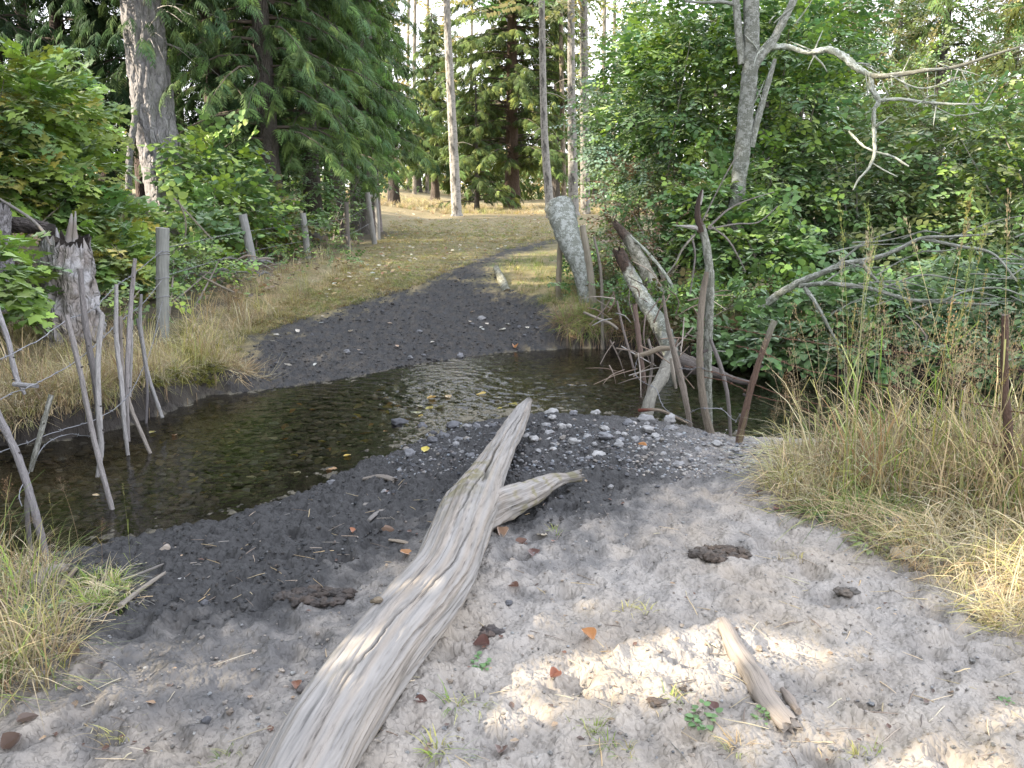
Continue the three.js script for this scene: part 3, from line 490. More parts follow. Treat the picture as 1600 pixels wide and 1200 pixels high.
[[655, 66, 5.5, 'in the gap right of the left wood'], [715, 70, 13, 'behind the pale left trunk'], [780, 74, 15, 'far behind the big spruce'], [930, 66, 9, 'behind the row of grey trunks'], [1010, 62, 8, 'behind the blue green bush'], [1110, 58, 15, 'far behind the lichened trunk'], [1230, 52, 14, 'far behind the right thicket'], [1400, 50, 15, 'deep behind the dangling branch'], [560, 62, 16, 'far behind the hemlocks'], [480, 60, 18, 'deep in the left wood'], [1560, 48, 14, 'at the far right behind the thicket']].forEach(([px, d, H, s], i) =>
  conifer('far_conifer', 'distant olive conifer ' + s, 'distant conifers beyond the meadow', on(px, d), { H, r0: 0.24, lo: 1.4, cr: 3.4, per: 6, kind: 'spruce', pal: [G0.spruce, [0.11, 0.11, 0.04]], droop: 0.36, fs: 1.7, step: 0.7 }));

function paleTree(name, label, pts, mat, col, o = {}) {         // a bare pale trunk given as [px, py, metres ahead, width px]
  const P = pts.map(([px, py, d]) => pt(px, py, d)), base = onG(P[0].x, P[0].z); const up = P[P.length - 1].clone().sub(P[P.length - 2]).normalize();
  const last = P[P.length - 1].clone().addScaledVector(up, o.more ?? 8), rad = pts.map(([, , d, w]) => pxw(w, d) / 2); rad.push(rad[rad.length - 1] * 0.35);
  P[0].y = base.y - 0.1; const t = thing(name, label, 'tree', base, o.group), L1 = [...P, last].map((p) => p.sub(base));
  const f = L1[0].clone().lerp(L1[1], 0.06); L1.splice(1, 0, f); rad.splice(1, 0, rad[0]); rad[0] *= 1.45;
  part('trunk', limbGeo(L1, rad, { ns: 16, step: 0.12, rough: 0.05, freq: 3, color: col, uvl: 1.2, seed: base.x }), mat, t);
  const tw = new MB(), n = o.twigs ?? 14;
  for (let i = 0; i < n; i++) { const s = 0.15 + 0.8 * R(), c = new THREE.CatmullRomCurve3(L1), p = c.getPointAt(s), a = rnd(6.283), l = rnd(0.3, 1.4), d = V(Math.cos(a), rnd(-0.7, 0.3), Math.sin(a) * 0.6); tube(tw, [p, p.clone().addScaledVector(d, l * 0.5), p.clone().addScaledVector(d, l).add(V(0, -0.2 * l, 0))], [0.025, 0.014, 0.006], { ns: 4, step: 0.3, color: [0.3, 0.27, 0.22] }); }
  part('bare_twigs', tw.geo(), M.dead, t).userData.kind = 'stuff';
  const I = TW.clump.map(() => new Inst()), y1 = L1[L1.length - 2].y, y2 = L1[L1.length - 1].y;
  for (let i = 0; i < (o.leaves ?? 120); i++) { const y = lerp(y1 * (o.from ?? 0.9), y2 + 2, R()), a = rnd(6.283), r = rnd(0.2, o.cr ?? 2.2); pick(I).add(V(L1[L1.length - 2].x + Math.cos(a) * r, y, L1[L1.length - 2].z + Math.sin(a) * r), aim(V(Math.cos(a), rnd(-0.5, 0.3), Math.sin(a)), V(0, 1, 0), rnd(-1, 1)), rnd(0.7, 1.2), tint(pick(o.pal ?? [G0.olive, G0.gold, G0.leafG]), 0.3)); }
  I.forEach((k, i) => k.build('foliage', TW.clump[i], M.leaf, t));
  return t;
}
paleTree('aspen_tree', 'straight pale aspen trunk standing alone where path meets sunlit leaves', [[714, 333, 35.5, 16], [706, 180, 35.6, 13], [700, 60, 35.7, 11], [697, -20, 35.8, 10]], M.birch, [0.42, 0.4, 0.37], { twigs: 10 });
paleTree('aspen_tree', 'pale aspen trunk with a dark knot rising behind the sawn leaning stump', [[861, 330, 33, 14], [851, 215, 33, 11], [848, 100, 33, 10], [846, -20, 33, 9]], M.birch, [0.36, 0.345, 0.32], { twigs: 22 });
paleTree('aspen_tree', 'grey trunk right of the knotted aspen, thickest of that row', [[897, 320, 36, 16], [893, 150, 36, 12], [892, -20, 36, 10]], M.birch, [0.32, 0.305, 0.28], { twigs: 24 });
paleTree('aspen_tree', 'grey trunk half hidden by leaves, rightmost of the far row', [[915, 320, 38, 15], [913, 150, 38, 13], [912, -20, 38, 11]], M.birch, [0.3, 0.285, 0.26], { twigs: 18 });
paleTree('aspen_tree', 'thin brownish trunk between the knotted aspen and the grey row', [[882, 318, 42, 8], [878, 150, 42, 7], [876, -20, 42, 6]], M.birch, [0.35, 0.3, 0.24], { twigs: 10 });
[[648, 60, 6, 'at the bright gap beside the left wood'], [668, 66, 6, 'a little right of the bright gap'], [638, 70, 5, 'left of the bright gap'], [944, 55, 7, 'against the sky right of the grey row'], [960, 62, 6, 'against the sky by the blue green bush'], [737, 70, 5, 'behind the big spruce on its left'], [1022, 60, 6, 'behind the tall green bush']].forEach(([px, d, w, s]) =>
  paleTree('slender_tree', 'thin distant trunk ' + s, [[px, 318, d, w], [px - 1, 150, d, w * 0.9], [px + 1, -20, d, w * 0.8]], M.birch, [0.3, 0.27, 0.22], { twigs: 14, leaves: 110, from: 0.45, cr: 2.6, pal: [G0.gold, G0.olive, G0.gold], group: 'thin distant trunks' }));
{ // far-off sunny wood that reads as one mass
  R = rng(515); const I = TW.clump.map(() => new Inst()), C = FR.coarse.map(() => new Inst());
  for (let i = 0; i < 6500; i++) { const d = rnd(66, 100), px = rnd(-500, 2100), top = 5 + 6 * (0.5 + 0.5 * n2(px * 0.004, 3)) + 6 * n2(px * 0.013, 9), y = Math.pow(R(), 1.25) * top; const p = V(pt(px, 300, d).x, y + 0.3, -d); if (n3(p.x * 0.3, p.y * 0.3, p.z * 0.1) < -0.35) continue;
    if (R() < 0.55) pick(I).add(p, aim(V(rnd(-1, 1), rnd(-0.5, 0.4), rnd(-1, 1)), V(0, 1, 0), rnd(-1, 1)), rnd(1.2, 2.2), tint(pick([G0.gold, G0.olive, G0.gold, G0.leafG]), 0.3)); else pick(C).add(p, aim(V(rnd(-1, 1), -0.5, rnd(-1, 1)), V(0, 1, 0)), rnd(1, 1.8), tint(G0.spruce, 0.3)); }
  const w = tag(thing('distant_wood', 'hazy sunlit wood far beyond the meadow seen between trunks', 'wood', V(0, 0, 0)), null, null, null, 'stuff');
  I.forEach((k, i) => k.build('foliage', TW.clump[i], M.leaf, w)); C.forEach((k, i) => k.build('foliage', FR.coarse[i], M.needle, w));
}

function undergrowth(label, spots, kinds, pal, s) {      // low herbs nobody could count
  const t = tag(thing('undergrowth', label, 'plants'), null, null, null, 'stuff'), m = new Map();
  for (const [x0, x1, y0, y1, n] of spots) for (let i = 0; i < n; i++) { const p = G(rnd(x0, x1), rnd(y0, y1)); if (inside(p.x, p.z, STREAM)) continue; const g = pick(TW[pick(kinds)]); if (!m.has(g)) m.set(g, new Inst()); m.get(g).add(p.add(V(0, rnd(0, 0.22), 0)), aim(V(rnd(-1, 1), rnd(0.1, 0.9), rnd(-1, 1)), V(0, 1, 0), rnd(-1, 1)), s * rnd(0.6, 1.2), tint(pick(pal), 0.3)); }
  for (const [g, I] of m) I.build('foliage', g, M.leaf, t);
}
// ---------------------------------------------------------------- thicket on the right
R = rng(606);
const RG = [G0.leafG, G0.leafG, [0.11, 0.22, 0.07], G0.lime, G0.lime];
bush('willow_shrub', 'pale blue green willow bush at the meadow side of the right thicket', [[985, 230, 13, 48, 70, 0.6], [960, 190, 13.5, 40, 60, 0.6], [1000, 270, 12.6, 50, 40, 0.5]], { kind: 'small', pal: [G0.blue, G0.blue, G0.leafG], n: 620, s: 1.1 });
bush('hazel_shrub', 'tall deep green bush rising above the blue green willow', [[1080, 150, 12.4, 95, 120, 0.9], [1020, 150, 13, 60, 80, 0.8], [1100, 40, 12.6, 90, 80, 0.9], [1000, 110, 14, 45, 60, 0.6]], { kind: 'ovate', pal: RG, n: 1350, stems: 12, stemCol: [0.3, 0.28, 0.25] });
bush('hazel_shrub', 'leafy bush around and right of the lichened trunk', [[1240, 170, 12, 80, 120, 0.8], [1260, 60, 12.6, 90, 80, 0.8], [1210, 280, 11.5, 70, 70, 0.7]], { kind: 'ovate', pal: RG, n: 1000 });
bush('dogwood_shrub', 'large leaved light green shrub below the lichened trunk above the water', [[1130, 330, 10.9, 75, 60, 0.5], [1180, 400, 10.5, 80, 70, 0.5], [1170, 480, 10.2, 80, 55, 0.45], [1100, 400, 11.2, 55, 70, 0.5]], { kind: 'big', pal: [G0.leafG, G0.lime, G0.leafG], n: 1350, s: 0.7 });
bush('dogwood_shrub', 'leafy branches dipping toward the stream behind the leaning wire stake', [[1230, 528, 8.7, 60, 40, 0.35], [1160, 535, 8.9, 60, 34, 0.3], [1285, 500, 9.0, 60, 55, 0.4], [1120, 490, 9.6, 50, 40, 0.3]], { kind: 'big', pal: [G0.leafG, G0.deep], n: 620, s: 0.7 });
bush('bramble_shrub', 'ragged brownish green brambles around the leaning broken stumps', [[1000, 320, 12, 75, 55, 0.6], [965, 390, 11.3, 50, 55, 0.4], [1040, 430, 10.8, 60, 60, 0.4], [1000, 470, 10.4, 50, 36, 0.3], [1080, 490, 10.2, 50, 36, 0.3]], { kind: 'small', pal: [G0.leafG, G0.olive, G0.brown, G0.deep], n: 860, s: 0.9 });
bush('alder_shrub', 'wide shady bush beneath the dangling lichened branch', [[1330, 300, 11.8, 100, 110, 0.8], [1330, 420, 11.2, 100, 70, 0.6], [1290, 380, 11.4, 70, 70, 0.5]], { kind: 'ovate', pal: [G0.deep, G0.leafG, G0.olive], n: 1000, stems: 10, stemCol: [0.3, 0.28, 0.25] });
bush('alder_shrub', 'dense bush at the right edge above the tall grass', [[1530, 250, 11.5, 110, 110, 0.9], [1560, 370, 10.6, 90, 70, 0.7], [1660, 300, 11, 120, 160, 1]], { kind: 'ovate', pal: [G0.leafG, G0.lime, G0.olive, G0.deep], n: 1100, stems: 10, stemCol: [0.3, 0.28, 0.25] });
bush('alder_shrub', 'twiggy bush between the dangling branch and the right edge', [[1440, 250, 12.8, 90, 110, 0.8], [1440, 370, 12, 90, 70, 0.7], [1430, 160, 13.5, 110, 80, 0.9]], { kind: 'small', pal: [G0.olive, G0.leafG, G0.lime, [0.24, 0.22, 0.07]], n: 1150, stems: 14, stemCol: [0.36, 0.34, 0.31] });
bush('alder_shrub', 'dark shady growth low over the stream behind the tall grass', [[1390, 490, 9.0, 120, 60, 0.5], [1520, 490, 8.8, 120, 70, 0.5], [1680, 480, 8.6, 110, 90, 0.6], [1450, 545, 8.35, 130, 34, 0.25], [1340, 540, 8.5, 80, 34, 0.25], [1580, 550, 8.1, 120, 36, 0.3], [1400, 455, 10, 130, 40, 0.5], [1560, 450, 9.8, 130, 50, 0.5]], { kind: 'ovate', pal: [G0.deep, G0.leafG, [0.1, 0.17, 0.055]], n: 1500, s: 0.85 });
bush('young_birch', 'sunlit sparse birch crown behind the top of the right thicket', [[1340, 60, 19, 130, 80, 1.4], [1240, 20, 19, 100, 60, 1.2], [1480, 60, 20, 120, 90, 1.5]], { kind: 'small', pal: [G0.olive, G0.gold, G0.leafG], n: 1500, s: 1.4, hole: 0.4, category: 'tree' });
bush('young_birch', 'sparse leafy birch top against the sky beside the far grey trunks', [[1010, 60, 19, 70, 60, 1], [960, 130, 21, 40, 70, 1], [1060, 20, 20, 70, 50, 1]], { kind: 'small', pal: [G0.olive, G0.leafG], n: 480, s: 1.3, hole: 0.4, category: 'tree' });
bush('young_birch', 'sparse birch at the upper right corner', [[1590, 80, 18, 90, 120, 1.4], [1680, 60, 18, 120, 140, 1.4]], { kind: 'small', pal: [G0.olive, G0.gold, G0.leafG], n: 620, s: 1.4, hole: 0.4, category: 'tree' });
[[1190, 17, 10], [1310, 20, 12], [1450, 18, 11], [1600, 17, 12], [1750, 14, 12], [1380, 26, 14], [1540, 27, 14], [1240, 28, 13]].forEach(([px, d, H], i) =>
  conifer('thicket_conifer', ['slender conifer behind the lichened trunk', 'conifer behind the start of the dangling branch', 'conifer behind the twiggy bush', 'conifer hidden behind the right edge bush', 'conifer beyond the right edge', 'deeper conifer behind the dangling branch', 'deeper conifer behind the right thicket', 'deeper conifer right of the lichened trunk'][i], 'conifers behind the right thicket', on(px, d), { H: H * 0.62, r0: 0.13, lo: 0.4, cr: 1.6, per: 7, pal: [G0.olive, G0.hem, G0.spruce], droop: 0.5, fs: 1.5, step: 0.4 }));

R = rng(616);
undergrowth('low leafy herbs covering the bank under the right thicket', [[950, 1250, 425, 520, 600], [1250, 1700, 425, 520, 420], [880, 960, 420, 470, 70]], ['small', 'ovate'], [G0.deep, G0.leafG, G0.lime, [0.14, 0.12, 0.05]], 0.75);
undergrowth('low leafy herbs among debris behind the left fence', [[270, 560, 335, 425, 520], [0, 330, 430, 500, 160], [130, 330, 400, 470, 120]], ['ovate', 'small'], [G0.leafG, G0.lime, G0.deep, [0.16, 0.12, 0.04]], 0.6);
// ---------------------------------------------------------------- the grey log
R = rng(707);
const WOOD = [0.315, 0.278, 0.238], GREY = [0.305, 0.29, 0.272];
{
  const K = [[430, 1290, 0.10, 0.112], [497, 1168, 0.105, 0.116], [594, 1021, 0.115, 0.12], [684, 911, 0.12, 0.122], [712, 850, 0.125, 0.125], [737, 792, 0.125, 0.128], [757, 750, 0.115, 0.095], [778, 712, 0.10, 0.078], [800, 672, 0.085, 0.068], [815, 645, 0.075, 0.054], [826, 626, 0.07, 0.022]];
  const P = K.map(([px, py, y]) => atY(px, py, y)), base = V(P[3].x, 0, P[3].z), t = thing('driftwood_log', 'big bleached grey log lying across the sand with a forked end at the stream', 'log', base);
  const curve = new THREE.CatmullRomCurve3(P, false, 'centripetal'), len = curve.getLength(), n = 460, ns = 240, mb = new MB(), rings = [];
  const cum = [0]; for (let i = 1; i < P.length; i++) cum.push(cum[i - 1] + P[i].distanceTo(P[i - 1]));
  const crack = (l, a, l0, l1, a0, tw, w, dp) => { const s = (l - l0) / (l1 - l0); if (s < 0 || s > 1) return 0; const d = Math.abs(Math.atan2(Math.sin(a - a0 - tw * s - 0.05 * n2(l * 3, a0) - 0.02 * n2(l * 14, a0)), Math.cos(a - a0 - tw * s - 0.05 * n2(l * 3, a0) - 0.02 * n2(l * 14, a0)))); return dp * Math.pow(Math.sin(Math.PI * s), 0.6) * Math.exp(-((d / w) ** 2)); };
  let nrm = V(0, 1, 0);
  for (let i = 0; i <= n; i++) {
    const s = i / n, p = curve.getPointAt(s), tan = curve.getTangentAt(s), l = s * len; nrm.set(0, 1, 0).addScaledVector(tan, -tan.y).normalize(); const b = tan.clone().cross(nrm);   // b points to the right of the way it lies
    let k = 0; while (k < cum.length - 2 && cum[k + 1] < l) k++; const r = lerp(K[k][3], K[k + 1][3], clamp((l - cum[k]) / (cum[k + 1] - cum[k])));
    const ring = [];
    for (let j = 0; j <= ns; j++) {
      const a = (j % ns) / ns * Math.PI * 2, ca = Math.cos(a), sa = Math.sin(a), tw = a + l * 0.22, ct = Math.cos(tw), st = Math.sin(tw);
      let g = 1 + 0.07 * n3(ct * 1.2, st * 1.2, l * 1.1) + 0.05 * n3(ct * 2.6, st * 2.6, l * 2);
      const f1 = Math.abs(n3(ct * 4, st * 4, l * 0.3)), f2 = Math.abs(n3(ct * 8 + 4, st * 8, l * 0.4)), f3 = Math.abs(n3(ct * 17, st * 17, l * 0.7));
      g -= 0.08 * Math.pow(1 - f1, 16) * sst(-0.2, 0.3, n3(ct * 2, st * 2, l * 0.8)) + 0.05 * Math.pow(1 - f2, 14) * sst(-0.3, 0.3, n3(ct * 3 + 7, st * 3, l * 1.5)) + 0.016 * Math.pow(1 - f3, 6);
      g -= crack(l, a, 2.05, 3.05, 0.35, -0.3, 0.055, 0.34) + crack(l, a, 0.4, 1.9, 0.95, 0.3, 0.035, 0.12) + crack(l, a, 2.75, 3.7, 0.1, 0.2, 0.05, 0.2) + crack(l, a, 0.2, 1.3, -0.5, 0.2, 0.03, 0.1) + crack(l, a, 1.1, 2.3, 1.5, 0.1, 0.03, 0.12) + crack(l, a, 1.5, 2.5, 0.0, 0.25, 0.022, 0.2) + crack(l, a, 0.9, 1.7, 0.45, 0.2, 0.02, 0.16) + crack(l, a, 0.3, 1.0, 0.2, 0.15, 0.02, 0.18) + crack(l, a, 2.0, 2.7, -0.35, 0.2, 0.025, 0.22) + crack(l, a, 3.0, 3.9, 0.6, 0.1, 0.06, 0.2) + crack(l, a, 0.5, 1.4, 1.9, 0.2, 0.025, 0.15) + crack(l, a, 1.2, 2.1, -1.0, 0.15, 0.025, 0.16);
      g += 0.06 * sst(2.3, 2.9, l) * n3(ca * 2.3, sa * 2.3, l * 4.5);
      const q = p.clone().addScaledVector(nrm, ca * r * g * 0.98).addScaledVector(b, sa * r * g * 1.06);
      if (i > n - 40) q.addScaledVector(tan, 0.05 * ((i - n + 40) / 40) * n2(j * 0.7, 3));
      const m = n3(q.x * 6, q.y * 6, q.z * 6) + 0.5 * n3(q.x * 19, q.y * 19, q.z * 19), w = n3(ct * 3, st * 3, l * 0.5);
      let c = mixc(GREY, WOOD, clamp(0.3 + w)); c = mixc(c, [0.25, 0.21, 0.16], clamp(0.5 * n3(ct * 2 + 9, st * 2, l * 0.7)) * 0.5);
      const mz = Math.exp(-(((l - 2.22) / 0.4) ** 2)) * sst(0.9, -0.7, sa) ; c = mixc(c, [0.17, 0.15, 0.06], clamp(1.5 * mz * sst(-0.05, 0.7, m + 0.15)) * 0.8);
      ring.push(mb.v(q.x, q.y, q.z, c, j / ns * 0.9, l / 0.85));
    }
    rings.push(ring);
  }
  for (let i = 0; i < n; i++) for (let j = 0; j < ns; j++) mb.q(rings[i][j], rings[i + 1][j], rings[i + 1][j + 1], rings[i][j + 1]);
  const tip = P[P.length - 1], tc = mb.v(tip.x, tip.y, tip.z, WOOD, 0, 0); for (let j = 0; j < ns; j++) mb.t(rings[n][j], tc, rings[n][j + 1]);
  part('trunk', local(mb.geo(), base), M.log, t);
  const br = new MB();
  tube(br, [[722, 822, 0.10], [752, 803, 0.105], [790, 786, 0.10], [830, 770, 0.085], [862, 753, 0.075], [886, 747, 0.07], [907, 743, 0.075]].map(([x, y, h]) => atY(x, y, h)), [0.105, 0.10, 0.084, 0.07, 0.048, 0.027, 0.036], { ns: 60, step: 0.008, rough: 0.07, freq: 5, ridge: 0.26, jag: 0.02, color: WOOD, uvl: 0.8, seed: 5, colorFn: (q, l) => mixc(mixc(GREY, WOOD, 0.5 + 0.5 * n3(q.x * 9, q.y * 9, q.z * 9)), [0.2, 0.18, 0.07], 0.6 * sst(0.15, 0.5, n3(q.x * 12, q.y * 12, q.z * 12)) * sst(0.25, 0.4, l)) });
  part('forked_branch', local(br.geo(), base), M.log, t);
  const sp = new MB(); tube(sp, [atY(598, 1116, 0.05), atY(615, 1075, 0.07), atY(640, 1030, 0.10)], [0.004, 0.012, 0.006], { ns: 6, step: 0.02, rough: 0.3, color: WOOD });
  part('splinter', local(sp.geo(), base), M.log, t);
  const s2 = new MB(); tube(s2, [atY(580, 940, 0.22), atY(590, 937, 0.235), atY(598, 941, 0.21)], [0.006, 0.012, 0.007], { ns: 7, step: 0.01, rough: 0.3, color: [0.336, 0.272, 0.192] });
  part('knot', local(s2.geo(), base), M.log, t);
}

const STK = 'grey sticks hung on wire across the stream';
// ---------------------------------------------------------------- posts, stakes, sticks
function stick(name, label, category, pts, w, o = {}) {          // pts: [px, py, metres ahead], w: widths in px
  if (o.group === STK) o.col = o.col.map((k) => k * 1.25);
  const P = pts.map(([px, py, d]) => pt(px, py, d)); if (o.ground) P[o.ground === 2 ? P.length - 1 : 0].y = ground(P[o.ground === 2 ? P.length - 1 : 0].x, P[o.ground === 2 ? P.length - 1 : 0].z) - 0.04;
  const low = P.reduce((a, b) => (a.y < b.y ? a : b)), base = low.clone(), rad = w.map((v, i) => pxw(v, pts[i][2]) / 2 * (o.thin ?? (category === 'stake' || category === 'stick' ? 0.84 : 1))), mb = new MB();
  tube(mb, P, rad, { ns: o.ns ?? 10, step: o.step ?? 0.025, rough: o.rough ?? 0.12, freq: 9, ridge: o.ridge ?? 0.1, jag: o.jag ?? 0.004, color: o.col ?? [0.264, 0.240, 0.216], capColor: o.cap, uvl: 0.5, seed: P[0].x * 7, colorFn: o.colorFn });
  if (o.knots) for (let i = 0; i < o.knots; i++) { const c = new THREE.CatmullRomCurve3(P), s = rnd(0.1, 0.9), p = c.getPointAt(s), a = rnd(6.28), d = V(Math.cos(a), rnd(0, 0.5), Math.sin(a)), r = rad[0] * 0.9; tube(mb, [p, p.clone().addScaledVector(d, r * rnd(1.5, 2.2))], [r * 0.5, r * 0.35], { ns: 5, step: 0.01, color: [0.12, 0.1, 0.09] }); }
  const p = o.parent; if (p) return part(name, local(mb.geo(), p.position), o.mat ?? M.barkFine, p, label);
  const t = thing(name, label, category, base, o.group); part(o.partName ?? 'shaft', local(mb.geo(), base), o.mat ?? M.barkFine, t);
  if (o.bands) for (const s of o.bands) { const c = new THREE.CatmullRomCurve3(P), q = c.getPointAt(s), r = rad[0] * 1.06, b = new MB(), ring = []; for (let k = 0; k <= 12; k++) ring.push(q.clone().add(V(Math.cos(k / 12 * 6.283) * r, 0.01 * Math.sin(k * 1.1), Math.sin(k / 12 * 6.283) * r))); tube(b, ring, ring.map(() => 0.0035), { ns: 5, step: 0.02 }); part('wire_wrap', local(b.geo(), base), M.wire, t); }
  return t;
}
const POST = { mat: M.wood, ns: 16, rough: 0.03, ridge: 0.05, jag: 0.004, partName: 'post', ground: 1, group: 'wire fence posts along the left bank' };
stick('fence_post', 'thick round grey post wrapped in wire, nearest of the left fence row', 'fence post', [[254, 535, 8.6], [254, 440, 8.6], [254, 356, 8.6]], [20.5, 20, 20], { ...POST, col: [0.288, 0.296, 0.272], cap: [0.4, 0.38, 0.33], bands: [0.8, 0.78, 0.58, 0.42] });
stick('fence_post', 'pale post tilting left, second of the left fence row', 'fence post', [[398, 428, 12.8], [390, 385, 12.8], [379, 335, 12.8]], [14, 13.5, 13], { ...POST, col: [0.304, 0.304, 0.296], cap: [0.336, 0.320, 0.288] });
stick('fence_post', 'pale post in front of the fallen log, third of the left fence row', 'fence post', [[481, 402, 15], [477, 365, 15], [473, 333, 15]], [11, 10.5, 10], { ...POST, col: [0.320, 0.320, 0.304], cap: [0.336, 0.320, 0.288] });
stick('fence_post', 'dark brown thin post against the green sapling, fourth of the left row', 'fence post', [[547, 412, 17], [543, 365, 17], [541, 316, 17]], [8, 7.5, 7], { ...POST, col: [0.2, 0.18, 0.16], cap: [0.3, 0.28, 0.25] });
{
  const t = stick('fence_post', 'pair of whitish end posts joined by a short cross rail', 'fence post', [[586, 392, 18.5], [580, 345, 18.5], [574, 301, 18.5]], [8.5, 8, 7.5], { ...POST, group: undefined, col: [0.336, 0.328, 0.304], cap: [0.5, 0.48, 0.45] });
  stick('post', null, null, [[591, 360, 20.5], [589, 330, 20.5], [586, 302, 20.5]], [7, 7, 6.5], { mat: M.wood, ns: 12, ground: 1, rough: 0.03, col: [0.4, 0.39, 0.37], parent: t });
  stick('cross_rail', null, null, [[573, 307, 18.5], [588, 307, 20.5]], [6, 6], { mat: M.wood, ns: 10, rough: 0.03, col: [0.360, 0.344, 0.320], parent: t });
}
const GS = [0.44, 0.415, 0.395], HANG = { thin: 0.76, knots: 4, group: STK, col: GS };
stick('hanging_stick', 'longest pale stick, its cut foot touching the dark water', 'stick', [[104, 492, 5.0], [124, 575, 4.95], [141, 660, 4.9], [158, 732, 4.8], [176, 797, 4.72]], [11, 12, 12, 12.5, 11.5], { ...HANG, col: [0.304, 0.276, 0.256], cap: [0.360, 0.288, 0.208] });
stick('hanging_stick', 'straight stick with clean cut top beside the longest stick', 'stick', [[160, 491, 5.3], [153, 560, 5.25], [155, 650, 5.2], [158, 700, 5.2], [152, 745, 5.2]], [11, 12, 13, 12, 9], { ...HANG });
stick('hanging_stick', 'dark mossy stick overlapping the longest stick near its top', 'stick', [[125, 420, 5.4], [133, 500, 5.35], [146, 580, 5.3], [156, 660, 5.3]], [10, 14, 14, 11], { ...HANG, col: [0.22, 0.2, 0.19] });
stick('hanging_stick', 'short split stick leaning against the dark mossy stick', 'stick', [[131, 488, 5.45], [140, 520, 5.45], [149, 535, 5.4]], [9, 9, 7], { ...HANG, col: [0.26, 0.22, 0.17] });
stick('hanging_stick', 'stick dipping its foot in the stream, left of the middle bundle', 'stick', [[182, 444, 5.9], [182, 530, 5.85], [190, 600, 5.8], [194, 660, 5.75], [200, 711, 5.75]], [7.5, 10, 11, 9, 8], { ...HANG });
stick('hanging_stick', 'tallest whitish stick of the middle bundle', 'stick', [[211, 404, 6.0], [205, 470, 6.0], [200, 550, 5.9], [198, 620, 5.85], [201, 690, 5.8]], [8, 10, 11, 9, 7], { ...HANG, col: [0.352, 0.320, 0.304] });
stick('hanging_stick', 'slanting stick crossing the middle bundle toward lower right', 'stick', [[188, 494, 6.1], [190, 560, 6.05], [200, 625, 5.95], [220, 675, 5.85], [235, 709, 5.8]], [8, 9, 10, 9, 8], { ...HANG, col: [0.3, 0.26, 0.22] });
stick('hanging_stick', 'thin upright stick behind the tallest whitish stick', 'stick', [[206, 500, 6.2], [205, 560, 6.2], [203, 620, 6.15]], [6, 7, 6], { ...HANG });
stick('hanging_stick', 'bent stick right of the middle bundle ending in a white foot', 'stick', [[221, 460, 6.6], [219, 500, 6.6], [226, 555, 6.55], [233, 590, 6.5], [254, 653, 6.4]], [6, 7.5, 8, 7, 8], { ...HANG, col: [0.336, 0.320, 0.304] });
stick('hanging_stick', 'short dark stick hanging below the bent stick', 'stick', [[214, 498, 6.7], [225, 560, 6.7], [230, 600, 6.6], [228, 672, 6.6]], [5, 6, 6, 5], { ...HANG, col: [0.24, 0.22, 0.22] });
{ const t = stick('hanging_stick', 'forked stick with a wired crosspiece at the left edge', 'stick', [[-8, 470, 4.9], [12, 530, 4.9], [26, 590, 4.9], [39, 616, 4.9]], [11, 11, 12, 7], { ...HANG, col: [0.4, 0.38, 0.38] }); stick('crosspiece', null, null, [[22, 600, 4.88], [40, 602, 4.86], [58, 603, 4.84]], [9, 9, 8], { parent: t, col: [0.5, 0.48, 0.47] }); }
stick('hanging_stick', 'lichen speckled stick leaning right behind the low wire', 'stick', [[80, 617, 5.0], [68, 660, 4.95], [56, 705, 4.9], [48, 736, 4.9]], [11, 12, 12, 10], { ...HANG, col: [0.288, 0.272, 0.256], mat: M.lichen });
stick('leaning_stick', 'stout stick planted in the left grass, leaning out of view', 'stick', [[72, 862, 3.75], [52, 790, 3.85], [28, 715, 4.0], [-6, 642, 4.2]], [16, 15, 15, 14], { ground: 1, knots: 2, col: [0.288, 0.264, 0.256] });
stick('leaning_stick', 'short stub beside the stout planted stick', 'stick', [[42, 830, 3.95], [42, 790, 3.98], [45, 760, 4.0]], [10, 10, 8], { ground: 1, col: [0.264, 0.240, 0.224] });

